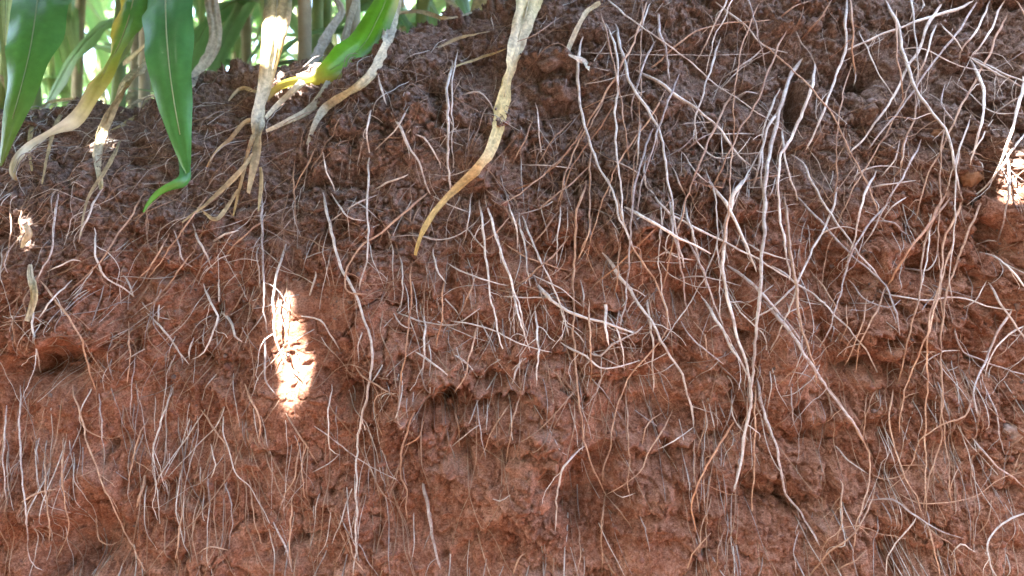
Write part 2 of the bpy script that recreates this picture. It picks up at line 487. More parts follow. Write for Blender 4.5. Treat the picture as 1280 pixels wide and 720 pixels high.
while n < 150:
    px = random.uniform(-40, 1320); py = random.uniform(20, 740)
    dens = 0.35 + 0.5 * (py < 320) + 0.35 * (560 < px < 960 and 380 < py < 700)
    if px < 420 and py > 400: dens *= 0.25
    if random.random() > dens: continue
    kind = 'brown' if py < 240 + random.gauss(0, 50) else 'red'
    if add_clod(px, py, min(16, 4.5 + random.expovariate(1 / 3.0)), random.uniform(.6, .95), kind, 0.45): n += 1

# loose crumbs, too many to count
def crumbs(name, count, mat, zone):
    bm = bmesh.new(); bmesh.ops.create_icosphere(bm, subdivisions=1, radius=1.0)
    bv = np.array([v.co[:] for v in bm.verts]); bf = np.array([[v.index for v in f.verts] for f in bm.faces]); bm.free()
    V = []; Fs = []; k = 0
    while k < count:
        i = RNG.integers(60, 700); j = RNG.integers(60, NX - 60)
        z = BZ[i, j]
        pz = 1 / (1 + math.exp(-(z - 0.45) / 0.06))
        if (RNG.random() < pz) != (zone == 'up'): continue
        if zone == 'low' and RNG.random() > 0.25 + 0.75 * sstep(-0.1, 0.5, perlin(np.array([BX[i, j] * 9]), np.array([z * 9]), 7))[0]: continue
        s = min(0.0055, 0.0010 + RNG.exponential(0.0009))
        rr = bv * (1 + 0.28 * RNG.standard_normal((len(bv), 1))) * s * RNG.uniform(0.7, 1.2, (1, 3))
        V.append(rr + POS[i, j] + N2[i, j] * s * 0.4); Fs.append(bf + k * len(bv)); k += 1
    o = link(name, np_mesh(name, np.concatenate(V), np.concatenate(Fs)), mat, bank)
    o['kind'] = 'stuff'
    return o
M_CRU = plain('brown_crumb', [(0.3, (0.08, 0.052, 0.042)), (0.5, (0.15, 0.108, 0.092)), (0.75, (0.28, 0.22, 0.20))], 60, 0.95)
M_CRL = plain('red_crumb', [(0.3, (0.11, 0.045, 0.028)), (0.5, (0.18, 0.082, 0.055)), (0.75, (0.26, 0.16, 0.12))], 60, 0.95)
crumbs('soil_crumbs', 9500, M_CRU, 'up')
crumbs('soil_crumbs', 8000, M_CRL, 'low')

# ------------------------------------------------------------------ roots
def catmull(pts, step):
    pts = [np.array(p, float) for p in pts]
    P = [2 * pts[0] - pts[1]] + pts + [2 * pts[-1] - pts[-2]]
    out = []
    for i in range(1, len(P) - 2):
        a, b, c, d = P[i - 1:i + 3]
        nseg = max(2, int(np.linalg.norm((c - b)[:2]) / step))
        for k in range(nseg):
            t = k / nseg
            out.append(0.5 * (2 * b + (c - a) * t + (2 * a - 5 * b + 4 * c - d) * t**2 + (3 * b - a - 3 * c + d) * t**3))
    out.append(P[-2])
    return np.array(out)

def tube(path, rad, sides=6):
    """vertices, quads of a tapered tube along path (n,3)"""
    n = len(path)
    T = np.gradient(path, axis=0); T /= np.linalg.norm(T, axis=1, keepdims=True) + 1e-9
    ref = np.tile(np.array([0.13, -0.9, 0.2]), (n, 1))
    A = np.cross(T, ref); A /= np.linalg.norm(A, axis=1, keepdims=True) + 1e-9
    B = np.cross(T, A)
    ang = np.linspace(0, 2 * math.pi, sides, endpoint=False)
    V = path[:, None, :] + rad[:, None, None] * (np.cos(ang)[None, :, None] * A[:, None, :] + np.sin(ang)[None, :, None] * B[:, None, :])
    V = V.reshape(-1, 3)
    i = np.arange(n - 1)[:, None] * sides; k = np.arange(sides)[None, :]; k2 = (k + 1) % sides
    Fq = np.stack([i + k, i + k2, i + sides + k2, i + sides + k], -1).reshape(-1, 4)
    caps = np.array([[0, 1, 2, 3]]) if sides == 4 else np.array([[0, 1, 2, 3], [0, 3, 4, 5]]) if sides == 6 else np.zeros((0, 4), int)
    if len(caps):
        Fq = np.concatenate([Fq, caps, caps + (n - 1) * sides])
    return V, Fq

def smooth1(a, w_):
    if len(a) < 3: return a
    w_ = min(w_, (len(a) // 2) * 2 - 1)
    if w_ < 3: return a
    k = np.hanning(w_ + 2)[1:-1]; k /= k.sum()
    return np.convolve(np.pad(a, w_ // 2, mode='edge'), k, 'valid')

def trace(pts, r_px, lift=0.012, start='in', end='free', wig=1.0, blunt=False):
    """pixel polyline laid over the bank -> world path and radii"""
    p = catmull(pts, 7.0)
    t = np.linspace(0, 1, len(p))
    ph = random.uniform(0, 100)
    s = np.concatenate([[0], np.cumsum(np.linalg.norm(np.diff(p, axis=0), axis=1))])
    p[:, 0] += wig * 2.4 * (perlin(s / 26 + ph, np.full(len(s), 3.3)) + .5 * perlin(s / 9 + ph, np.full(len(s), 5.3)))
    p[:, 1] += wig * 1.0 * perlin(s / 26 + ph, np.full(len(s), 9.3))
    dep = np.array([ray_depth(a, b) if ray_depth(a, b) is not None else np.nan for a, b in p])
    if np.isnan(dep).all(): dep[:] = 0.3
    ok = ~np.isnan(dep)
    dep = np.interp(t, t[ok], dep[ok])
    raw = dep.copy()
    # lower envelope (nearest to the camera), then smoothed: the root spans hollows
    env = np.array([dep[max(0, i - 4):i + 5].min() for i in range(len(dep))])
    sm = smooth1(env, 13)
    prof = np.sin(np.pi * np.clip(t, 0, 1) ** 0.8) ** 0.7 if end != 'free' else np.clip(np.sin(np.pi * t * 0.75), 0, 1) ** 0.7
    rw = r_px * K * 1.15
    y = np.minimum(sm, raw + 0.004) - rw * 0.9 - lift * prof
    e = np.clip(1 - s / 16.0, 0, 1) if start == 'in' else np.zeros_like(t)
    y = y * (1 - e) + (raw + 0.006) * e
    if end == 'in':
        e = np.clip(1 - (s[-1] - s) / 16.0, 0, 1)
        y = y * (1 - e) + (raw + 0.006) * e
    y = smooth1(y, 5)
    path = np.array([at(a, b, c)[:] for (a, b), c in zip(p, y)])
    rad = rw * (1 - 0.5 * t) * (1 + 0.22 * perlin(s / 17 + ph, np.full(len(s), 1.7)) + 0.16 * perlin(s / 6 + ph, np.full(len(s), 2.7)))
    if not blunt: rad = rad * np.clip(0.35 + s / 28.0, 0.35, 1)
    if end == 'free': rad = rad * np.clip((1 - t) / 0.05 + 0.35, 0.35, 1)
    return path, rad

def zone_of(py, px):
    return 'upper' if py < 285 - 0.04 * (px - 640) else 'lower'
COLW = {'white': 'off-white', 'grey': 'grey', 'tan': 'tan', 'orange': 'orange-brown'}
def auto_label(pts, r, c):
    a = np.array(pts, float)
    dx = a[-1, 0] - a[0, 0]; dy = a[-1, 1] - a[0, 1]
    ln = np.sum(np.linalg.norm(np.diff(a, axis=0), axis=1)); ch = math.hypot(dx, dy)
    thick = 'thick' if r >= 2.5 else 'slender' if r >= 1.6 else 'thread-thin'
    size = 'long' if ln > 170 else 'short' if ln < 60 else 'medium-length'
    if ch < 0.78 * ln: pose = 'curling'
    elif abs(dx) > 1.5 * abs(dy): pose = 'sideways'
    elif abs(dx) < 0.35 * abs(dy): pose = 'hanging'
    else: pose = 'slanting right' if dx * dy > 0 else 'slanting left'
    z = 'on the grey-brown upper slope' if zone_of(a[:, 1].mean(), a[:, 0].mean()) == 'upper' else 'on the red lower face'
    if pose.startswith('slanting'):
        return f'{size} {thick} {COLW[c]} root {pose} downwards {z}'
    return f'{size} {thick} {COLW[c]} root {pose} {z}'

def side_rootlets(o, path, rad, n_, c):
    for _ in range(n_):
        i = random.randrange(int(len(path) * .15), max(int(len(path) * .9), int(len(path) * .15) + 1))
        p0 = path[i]; L_ = random.uniform(0.015, 0.075); m = 9
        dirv = np.array([random.choice((-1, 1)) * random.uniform(.25, .9), random.uniform(-.1, .25), random.uniform(-1.2, .1)])
        dirv /= np.linalg.norm(dirv)
        pts = [p0]
        for k in range(m):
            dirv = dirv + np.array([random.gauss(0, .25), random.gauss(0, .15), random.gauss(-.12, .22)]); dirv /= np.linalg.norm(dirv)
            pts.append(pts[-1] + dirv * L_ / m)
        V, Fq = tube(np.array(pts), np.linspace(max(rad[i] * .4, 0.0005), 0.0003, m + 1), 4)
        link('rootlet', np_mesh('rootlet', V, Fq), M_ROOT[c], o)

def add_root(pts, r, c, label=None, lift=0.012, start='in', end='free', kids=None, group=None):
    r0 = r; r = r * (0.80 if r > 2.3 else 0.70) * (1.12 if sum(p[1] for p in pts) / len(pts) < 470 else 1.0)
    path, rad = trace(pts, r, lift, start, end, blunt=bool(label) and ('cut' in label or 'stub' in label or 'straw' in label))
    V, Fq = tube(path, rad, 6)
    org = path[0].copy()
    o = link('root', np_mesh('root', V - org, Fq), M_ROOT[c])
    o.location = org
    if label:
        tag(o, label, 'root')
    else:
        lb = auto_label(pts, r0, c)
        tag(o, lb, 'root', lb + 's' if False else lb.replace(' root ', ' roots '))
    if kids is None: kids = random.choice((1, 1, 2, 3)) if r0 >= 1.6 and len(path) > 10 else 0
    if kids: side_rootlets(o, path - org, rad, kids, c)
    return o

W, G, T, O = 'white', 'grey', 'tan', 'orange'
ROOTS = [
 # upper middle
 ([(730,45),(722,75),(723,110),(730,150),(745,200),(768,245),(776,275),(795,315)],2.4,W,'long off-white root starting beside the papery dry leaf scrap and bowing down right'),
 ([(758,30),(768,55),(772,100),(769,140),(771,190),(776,240),(778,285)],2.3,W,'long off-white root hanging straight between two bowed roots'),
 ([(768,30),(777,60),(785,95),(805,130),(822,160),(832,195),(838,240),(845,290),(855,335)],2.5,W,'long off-white root snaking down right over the red clod'),
 ([(815,0),(800,35),(782,55)],2.0,W), ([(824,18),(824,40),(832,60),(838,105)],2.5,G,'stubby grey root with snapped end on the upper slope'),
 ([(892,0),(915,20),(940,40),(957,58),(985,66)],2.1,W), ([(715,65),(800,68),(900,69),(965,66)],0.9,W,'hair-thin straight white root stretched level across the upper slope','z'),
 ([(805,92),(825,75),(860,45),(900,30),(970,25)],1.6,T), ([(795,88),(820,100),(850,122),(890,152),(925,195),(947,216)],2.5,W,'strong off-white root slanting down right towards the thick root bundle'),
 ([(957,58),(930,80),(900,100)],1.9,W), ([(950,167),(905,167),(872,166)],1.4,W), ([(865,152),(868,172),(885,192),(905,198),(925,190),(940,170)],1.3,W,'thin white root hanging in a shallow bowl-shaped loop'),
 ([(852,190),(870,215),(885,229)],1.6,W), ([(855,190),(880,170),(905,166)],1.3,G),
 ([(884,225),(897,240),(918,272),(932,305),(945,340)],3.0,W,'thick bright white root with cut upper end slanting right'),
 ([(936,216),(914,252),(906,300),(905,345),(912,385),(922,420),(935,465),(940,510)],3.2,W,'thick bright white root bulging left beside the thick straight root'),
 ([(1003,72),(985,100),(972,150),(962,190),(957,240),(952,330),(945,420),(938,500),(926,580),(918,615)],3.2,W,'longest thick white root running from the upper slope to the lower face'),
 ([(1018,78),(1015,105),(1003,140),(985,180),(976,200),(972,250),(980,300),(988,350)],2.6,W),
 ([(980,130),(960,160),(949,205),(940,240)],2.4,W), ([(978,150),(980,190),(988,225),(1000,260)],2.2,W), ([(975,110),(958,150),(952,215),(955,270)],2.2,W),
 ([(1057,0),(1058,40),(1056,65),(1045,95),(1030,135),(1018,165),(1008,188)],2.5,W,'off-white root coming straight down then bending left past the dark hole'),
 ([(1107,0),(1122,35),(1133,75),(1142,105),(1160,135),(1180,160),(1190,190),(1199,238)],2.8,W,'thick off-white root bending down right to the ochre pebble'),
 ([(1220,0),(1195,12),(1160,22),(1110,40),(1075,55),(1060,62)],2.5,W,'straight tapering off-white root pointing left to the dark hole'),
 ([(1180,0),(1163,25),(1150,60),(1133,85),(1115,125),(1090,160),(1062,192)],2.6,W),
 ([(1152,0),(1160,22)],2.6,W), ([(1222,0),(1205,30),(1185,55),(1165,80),(1140,115),(1115,150),(1083,187)],2.1,G),
 ([(1238,0),(1220,40),(1203,60),(1200,82)],2.2,W), ([(1255,0),(1240,35),(1222,62),(1205,75)],2.2,W), ([(1172,28),(1160,60),(1150,90),(1145,110)],2.0,W),
 ([(1215,75),(1228,110),(1229,140),(1222,175),(1214,206)],2.6,W,'short thick off-white root hanging onto the ochre pebble'),
 ([(1205,68),(1240,88),(1285,112)],2.2,W), ([(1215,72),(1250,90),(1285,104)],2.0,W), ([(1280,95),(1272,140),(1255,190),(1240,228)],2.6,W), ([(1285,160),(1258,198),(1236,228),(1218,247)],2.2,W),
 ([(1180,105),(1178,130),(1190,150),(1202,172)],1.5,G), ([(1066,78),(1069,95),(1068,107)],2.2,W,'tiny white root stub poking out at the dark hole'),
 ([(1145,115),(1142,150),(1130,180),(1127,205),(1108,237)],1.8,T), ([(988,193),(1003,203),(1020,237),(1048,282),(1080,324),(1107,356)],2.3,W,'long straight white root slanting right to meet the orange root'),
 ([(1170,25),(1190,45),(1205,65)],1.6,W), ([(1200,180),(1190,215),(1182,245)],1.5,W), ([(1125,170),(1118,200),(1100,222)],1.6,W), ([(1135,165),(1128,195),(1125,225)],1.5,W),
 ([(1060,230),(1080,212),(1110,208),(1140,215)],1.5,W), ([(1085,235),(1115,230),(1145,226)],1.6,W),([(1240,150),(1215,190),(1198,200)],1.6,W),
 ([(970,25),(990,10),(1015,0)],1.6,T), ([(1000,50),(1020,30),(1040,0)],1.8,T), ([(1110,68),(1150,60),(1200,82),(1250,90)],1.1,W), ([(1190,100),(1215,120),(1240,140),(1280,142)],1.0,W),
 # right middle
 ([(993,240),(1025,275),(1060,315),(1100,350),(1118,385),(1125,420)],2.3,G), 
 ([(1048,232),(1032,283),(1015,312),(1000,350),(985,390),(962,440)],2.1,W),
 ([(1183,240),(1165,275),(1135,315),(1110,355)],2.4,O,'smooth orange-brown root slanting left to the crossing white roots'),
 ([(1108,357),(1095,390),(1075,430),(1068,466)],1.6,T),
 ([(1188,245),(1160,290),(1152,330),(1150,365),(1140,400),(1130,450),(1118,485)],1.9,T), ([(1200,240),(1198,265),(1180,300),(1175,350),(1165,400),(1150,440),(1130,495),(1122,540)],2.0,T),
 ([(1232,240),(1210,290),(1195,330),(1180,380),(1176,440),(1178,500),(1174,560),(1160,602),(1156,645)],2.0,T,'longest tan root hanging down the right part of the bank'),
 ([(1165,255),(1160,310),(1150,370)],1.6,W), ([(1195,290),(1180,340),(1165,385),(1160,420),(1158,490),(1157,560),(1155,640)],1.8,T),
 ([(980,240),(985,290),(992,340),(1000,400),(1012,440),(1022,482)],2.6,T,'thick tan root bending right beside the longest thick white root'),
 ([(960,330),(990,350),(1020,370),(1050,400),(1080,435),(1096,466)],1.9,W), ([(955,378),(985,410),(1010,450),(1035,485),(1060,518),(1080,550)],2.7,G,'thick blue-grey root slanting right down the red lower face'),
 ([(1100,365),(1150,375),(1200,372),(1240,385),(1285,388)],1.5,W), ([(1225,315),(1250,325),(1285,362)],2.1,W), ([(1235,350),(1255,385),(1285,432)],2.1,W), ([(1266,383),(1245,420),(1230,455),(1218,485),(1222,520)],2.3,G),
 ([(1193,398),(1200,435),(1225,450),(1285,470)],1.6,G), ([(1085,275),(1120,278),(1128,288),(1140,295)],1.9,G), ([(1135,245),(1115,258),(1105,275)],1.6,W), ([(1220,305),(1235,300),(1250,303)],1.6,W),
 ([(1285,405),(1262,418),(1240,440),(1232,470)],1.6,W), ([(1140,440),(1170,439),(1200,438)],1.1,W), ([(1130,335),(1160,338),(1172,318),(1175,300)],1.8,W), ([(1060,350),(1080,372),(1110,385),(1125,375)],1.6,G),
 ([(1235,348),(1220,375),(1205,385)],1.3,W), ([(1265,390),(1280,380)],1.6,W), ([(1020,310),(1030,290),(1055,283),(1078,290)],1.4,W), ([(1010,335),(1025,352),(1045,385),(1055,395)],1.6,T),
 ([(1085,370),(1078,400),(1065,440),(1055,458)],1.4,T), ([(1060,380),(1058,410),(1050,430)],1.2,T), ([(1150,470),(1160,450),(1180,440)],1.4,W),
 # centre
 ([(733,225),(721,270),(718,330),(717,420),(722,490),(728,535),(740,582),(757,620)],2.1,T,'long tan root hanging almost straight down the middle of the bank'),
 ([(648,265),(655,310),(665,368)],1.7,W), ([(650,265),(670,310),(695,370),(712,420)],1.8,W), ([(716,292),(690,320),(655,350),(635,362)],1.6,T),
 ([(752,313),(775,345),(795,375),(815,405),(835,440),(855,476),(864,508),(867,536)],2.4,W,'off-white root that thickens to a frayed end on the lower face',None),
 ([(668,352),(690,375),(720,393),(760,405),(795,417)],2.5,W,'stiff bright white root with cut end lying sideways in mid bank'),
 ([(756,380),(757,410),(760,432)],2.4,W,'short stiff white root stub standing over the hooked root'), ([(738,428),(738,440),(750,444),(765,430),(795,415),(803,408)],2.0,W,'white root curled up into a hook'),
 ([(700,428),(730,445),(750,460),(775,458),(803,450)],1.7,W), ([(808,367),(812,400),(816,440),(817,490)],2.1,W), ([(770,242),(776,265),(795,315),(820,355),(835,395),(830,420),(800,455),(780,482),(768,525),(760,570)],1.7,T),
 ([(780,258),(810,275),(845,295),(890,317)],2.6,W,'bright stiff white root lying slanted across the middle root tangle'), ([(812,236),(835,265),(870,285),(905,302),(940,320),(987,348)],2.3,W), ([(835,240),(843,290),(852,345),(862,400)],2.1,G),
 ([(855,252),(870,310),(885,362)],2.3,W), ([(875,368),(895,400),(918,440),(936,472)],2.5,W), ([(855,295),(875,330),(890,372),(905,410)],2.0,G), ([(910,332),(945,360),(985,405),(1002,427)],2.8,G),
 ([(830,275),(785,320),(742,357)],1.6,O), ([(738,180),(737,240),(735,290),(722,330)],1.8,T), ([(670,380),(672,430),(670,482)],1.9,W), ([(735,372),(738,420),(738,480)],1.5,T), ([(640,360),(650,400),(662,442)],1.7,W),
 ([(1000,350),(970,380),(938,402)],2.0,W), ([(895,265),(905,300),(910,330)],1.8,W), ([(700,250),(698,290),(695,330)],1.5,W), ([(740,265),(733,300),(722,325)],1.4,T), ([(775,300),(772,340),(768,375)],1.4,T),
 ([(725,350),(730,370),(728,395)],1.8,W), ([(760,392),(778,430),(780,470)],1.4,W), ([(845,350),(870,345),(900,350),(930,358)],1.5,W), ([(820,300),(845,320),(870,325)],1.4,W), ([(815,325),(830,315),(845,318)],1.8,W),
 ([(865,400),(880,420),(885,450)],1.4,T), ([(850,400),(872,430),(905,455)],1.5,G), ([(905,360),(930,395),(955,420),(960,445)],1.6,W), ([(700,400),(720,415),(735,440)],1.5,W), ([(925,300),(960,318),(990,325)],1.7,W),
 ([(650,205),(690,208),(722,211)],1.5,W), ([(720,180),(690,208),(655,238),(625,258)],1.5,T), ([(735,150),(705,195),(670,225),(640,238)],1.5,O), ([(740,205),(700,240),(672,262)],1.5,T), ([(760,115),(742,150),(725,180)],1.5,T),
 ([(770,130),(745,165),(715,210),(700,260)],1.4,O), ([(715,150),(690,175),(672,205)],1.4,T), ([(800,150),(798,185),(792,218)],2.0,W), ([(808,195),(804,215),(812,240)],2.2,W), ([(828,218),(832,240)],2.3,W), ([(840,208),(850,228),(858,250)],2.0,W),
 ([(790,90),(760,100),(730,105)],1.2,W), ([(780,115),(740,130),(720,140)],1.2,T), ([(820,112),(790,118),(760,125)],1.3,W), ([(850,60),(830,62),(810,65)],1.4,W), ([(900,115),(915,95),(940,75)],1.6,W), ([(915,125),(935,115),(950,118)],2.0,W),
 ([(760,200),(778,205),(800,220)],1.5,W), ([(872,150),(866,165),(868,180)],1.2,W), ([(905,150),(903,180),(905,205)],1.3,W), ([(920,230),(950,222),(985,218)],1.2,T), ([(700,20),(665,45),(620,60)],1.2,T),
 # centre left
 ([(403,240),(415,290),(425,330),(445,370),(458,405),(466,450),(460,490),(450,530),(446,580),(446,640),(442,722)],2.3,W,'very long off-white root snaking down past the bright sun fleck to the foot'),
 ([(461,190),(460,240),(459,310),(450,362)],1.9,W), ([(535,240),(490,280),(450,310),(432,340),(432,360),(440,367),(457,368)],2.1,T,'yellowish root bent into a hook left of the dangling dry leaf tip'),
 ([(515,325),(513,355),(512,400),(505,450),(503,490)],1.5,O), ([(600,250),(605,300),(610,350),(620,400),(630,450)],2.1,W), ([(606,250),(625,310),(645,370),(660,422)],2.2,W), ([(634,248),(645,290),(650,320)],1.8,W),
 ([(327,235),(328,300),(330,380),(334,422)],2.1,G), ([(357,303),(346,350),(342,400),(350,440),(372,472)],2.2,W,'white root with hooked top edging the bright sun fleck'), ([(413,242),(435,270),(457,276)],1.6,W),
 ([(500,312),(503,360),(500,392)],1.7,W), ([(530,385),(530,430),(529,472)],1.8,W), ([(495,390),(530,402),(570,405),(600,385)],1.4,W), ([(470,244),(440,258),(412,278)],1.5,W), ([(375,395),(400,400),(412,418),(425,440)],1.6,W), ([(440,455),(460,475),(497,497)],2.0,W),
 ([(332,415),(331,450),(333,480),(345,495)],2.0,G), ([(395,335),(392,355),(385,372)],2.2,W), ([(565,75),(560,110),(560,160),(562,238)],2.4,W,'pale upright root pair on the upper slope, thicker one'), ([(573,62),(566,100),(565,150),(566,210)],1.6,W,'pale upright root pair on the upper slope, thinner one'),
 ([(490,140),(510,180),(525,210),(538,243)],2.2,W), ([(466,128),(458,165),(462,200)],1.9,W), ([(512,130),(492,165),(470,187)],1.7,W), ([(513,166),(530,172),(545,195),(552,210)],1.9,W), ([(570,120),(590,115),(605,118),(617,136)],1.7,W,'off-white root arching sideways beside the long dry leaf'),
 ([(472,93),(477,112),(484,132)],2.2,W), ([(468,237),(490,226),(510,218)],2.2,W), ([(397,180),(380,215),(365,240)],1.6,T), ([(400,185),(410,215),(418,240)],1.6,W), ([(368,200),(367,240),(370,290)],1.4,T), ([(670,128),(674,160),(676,200)],1.6,W), ([(668,145),(655,175),(640,205)],1.5,T),
 ([(560,330),(590,345),(612,352),(640,358)],1.4,W), ([(540,310),(545,335),(560,355)],1.8,W), ([(582,285),(612,318)],1.8,W), ([(490,385),(500,405),(515,410)],1.6,W), ([(560,440),(585,455),(598,470)],2.0,W), ([(520,440),(540,452),(560,470)],2.0,W), ([(600,398),(590,430),(580,470),(570,490)],1.5,T), ([(655,440),(645,465),(640,480)],2.2,W),
 ([(540,245),(560,255),(590,268)],1.4,W), ([(640,270),(620,290),(595,310)],1.4,T), ([(510,290),(545,300),(575,292),(600,275)],1.3,W), ([(700,262),(670,300),(640,325)],1.4,T), ([(590,240),(585,280),(575,310)],1.3,W), ([(430,250),(450,255),(480,280)],1.3,W), ([(600,330),(590,355),(575,395)],1.3,T), ([(555,345),(552,390),(545,440)],1.2,O),
 ([(625,300),(660,322),(700,335),(720,340)],1.2,T), ([(660,340),(700,360),(730,385)],1.3,W), ([(620,370),(660,372),(700,372)],1.2,W), ([(560,400),(610,410),(650,430),(690,440)],1.3,W),
 # lower middle
 ([(525,505),(508,540),(500,590),(508,612),(508,650)],2.1,T,'lumpy tan root with knotted kink hanging on the lower face'), ([(530,595),(536,640),(550,712)],3.0,G,'thick grey root slanting down at the foot of the bank'), ([(532,520),(525,545),(505,558)],1.6,O), ([(569,502),(573,530),(575,560)],2.4,W),
 ([(357,513),(375,545),(397,582)],2.0,W), ([(390,530),(450,575),(497,601)],1.3,G), ([(377,550),(370,590),(350,632)],1.8,T), ([(732,556),(710,578),(698,600),(694,665)],1.9,W,'pale root arching over the dark hollow of the lower face'), ([(764,556),(757,575),(754,602)],2.6,W),
 ([(866,534),(848,548),(820,562)],1.6,W), ([(866,534),(875,550),(888,562)],1.5,W), ([(867,540),(868,580),(872,640)],1.7,T), ([(922,518),(900,555),(880,590),(865,630),(870,668)],2.0,O,'orange-brown root curving left and down on the lower face'), ([(944,480),(943,560),(940,645)],2.1,T), ([(936,480),(931,560),(925,600)],1.9,T),
 ([(842,512),(815,560),(800,590),(770,612),(756,620)],1.7,T), ([(782,480),(785,540),(787,640)],1.4,T), ([(855,720),(870,687),(888,666)],1.9,W), ([(757,615),(753,660),(752,720)],2.0,T), ([(757,618),(775,640),(790,662)],1.4,T), ([(765,612),(780,622),(798,615)],1.4,W), ([(792,512),(810,525),(828,540)],1.8,G), ([(885,505),(880,540),(867,570)],1.4,T),
 ([(920,490),(915,520),(930,540)],1.9,W), ([(948,598),(950,612)],2.6,W), ([(830,515),(810,530),(800,560)],1.6,T), ([(650,490),(640,530),(632,580)],1.6,T), ([(595,490),(602,540),(606,575)],1.4,G), ([(565,560),(580,545),(600,530)],1.6,W), ([(640,500),(620,530),(600,580)],1.4,T), ([(610,620),(625,626),(638,618)],1.5,W),
 ([(725,480),(700,510),(672,540),(650,552)],1.3,G), ([(640,720),(648,700),(660,690)],2.4,W), ([(720,640),(725,690),(722,720)],1.4,T), ([(800,640),(805,660),(812,690)],1.6,G), ([(905,660),(898,690),(892,720)],1.5,W), ([(890,620),(880,650),(872,690)],1.4,T),
 # lower right
 ([(945,470),(955,515),(970,560),(980,610),(1000,640),(1026,682)],2.5,G,'long grey root slanting right from the thick root bundle to the foot'), ([(1035,485),(1062,520),(1080,552),(1088,580),(1085,610),(1072,650),(1065,690)],2.1,T), ([(1117,482),(1112,530),(1120,565),(1128,590),(1145,620),(1156,652)],2.0,T),
 ([(1222,488),(1205,520),(1180,530),(1150,550),(1140,580),(1125,595),(1100,598),(1088,590)],1.4,T,'long tan root sweeping round in a wide loop on the lower right'), ([(1230,480),(1245,520),(1256,568)],2.0,G), ([(1212,545),(1245,580),(1285,612)],2.3,G), ([(1122,615),(1145,628),(1185,628),(1225,618),(1250,598),(1285,588)],1.3,T),
 ([(1285,640),(1252,655),(1235,680),(1238,705),(1247,724)],2.2,W,'bright root curling downwards beside a red lump at the foot'), ([(1010,722),(1035,690),(1055,678),(1080,650),(1095,600)],2.0,W), ([(1040,595),(1052,605),(1052,640),(1048,677)],2.0,T), ([(1150,640),(1120,680),(1108,700),(1108,724)],1.8,W), ([(1088,625),(1115,625),(1145,645),(1180,665),(1205,673)],2.1,G),
 ([(1156,650),(1170,690),(1178,724)],2.2,T), ([(1038,716),(1070,700),(1084,688)],1.8,T), ([(1188,695),(1200,680),(1220,690)],1.8,W), ([(1042,552),(1060,575),(1085,592)],1.9,W), ([(1122,515),(1130,498),(1148,490)],1.9,W), ([(988,480),(990,520),(1000,545)],2.0,G), ([(1175,480),(1180,540),(1185,580),(1190,640)],1.5,T), ([(1200,585),(1190,605),(1185,625)],1.5,W),
 ([(1255,565),(1280,545)],1.3,W), ([(1280,560),(1265,590),(1265,600)],1.2,T), ([(1240,620),(1235,650),(1215,675)],1.4,G), ([(1100,480),(1085,510),(1075,540)],1.5,T), ([(1085,490),(1080,530),(1078,560)],1.4,T), ([(1200,720),(1192,695),(1180,680)],1.5,W), ([(998,665),(993,690),(995,720)],1.6,G),
 # left
 ([(73,240),(65,310),(45,352)],2.1,G), ([(128,235),(105,280),(100,304)],2.1,W), ([(118,285),(120,320),(130,345),(155,360),(168,371)],1.9,W), ([(150,342),(160,352),(168,371)],2.0,W), ([(50,350),(80,390),(100,420),(106,445),(122,492)],1.8,T), ([(40,372),(42,420),(52,465)],1.9,W),
 ([(240,280),(258,320),(268,337)],2.2,W), ([(253,355),(268,385),(270,405),(255,440),(240,449)],1.9,W), ([(244,418),(239,432),(236,450)],2.0,W), ([(183,390),(215,425),(236,456)],1.8,W), ([(280,390),(290,405),(293,420),(303,427)],2.3,W,'short white root stub with a bend, left of the bright sun fleck'), ([(268,302),(283,293),(299,288)],2.2,W,'short white root stub pointing up right on the left slope'),
 ([(200,380),(197,402)],2.4,W), ([(275,348),(274,386)],2.2,W), ([(216,285),(228,322),(246,337)],1.6,G), ([(182,240),(130,320),(85,366)],1.6,T), ([(212,290),(190,330),(172,352)],1.5,T), ([(262,240),(205,320),(180,355)],1.5,T), ([(245,310),(222,340),(205,368)],1.4,T), ([(335,270),(300,300),(275,330)],1.5,T),
 ([(90,350),(60,380),(40,410)],1.6,W), ([(60,340),(90,325),(105,330)],1.6,W), ([(280,240),(250,262),(225,280)],1.6,T), ([(170,440),(165,480),(163,520)],1.5,G), ([(160,400),(162,450),(158,480)],1.4,T), ([(310,360),(290,388),(278,395)],1.4,T), ([(20,300),(5,330),(12,345)],1.6,G), ([(10,250),(15,290),(8,330)],1.4,T),
 # lower left
 ([(90,480),(115,570),(145,640),(182,716)],1.6,T,'fuzzy tan root slanting right over the dark bottom hollow'), ([(218,478),(197,540),(193,580),(200,660)],2.0,W), ([(186,520),(168,560),(160,622)],2.0,T), ([(181,592),(172,634)],2.8,T,'flat cream straw piece stuck on the lower left face'), ([(20,632),(45,617),(75,611)],1.9,T,'cream root lying sideways above the bottom left hollow'),
 ([(118,645),(125,675),(140,681),(156,672)],1.7,W), ([(305,480),(322,520),(325,562)],2.2,G), ([(248,510),(275,545),(287,567)],2.2,W), ([(248,692),(262,683),(287,688)],1.7,W), ([(25,480),(25,560),(33,640),(37,700),(52,712)],2.0,G), ([(55,560),(58,620),(62,680)],1.8,T), ([(80,545),(78,600),(85,660),(72,700)],1.8,T), ([(125,490),(128,540),(130,585)],1.8,G), ([(165,480),(180,494)],2.0,W), ([(8,500),(5,560),(8,640)],1.8,G),
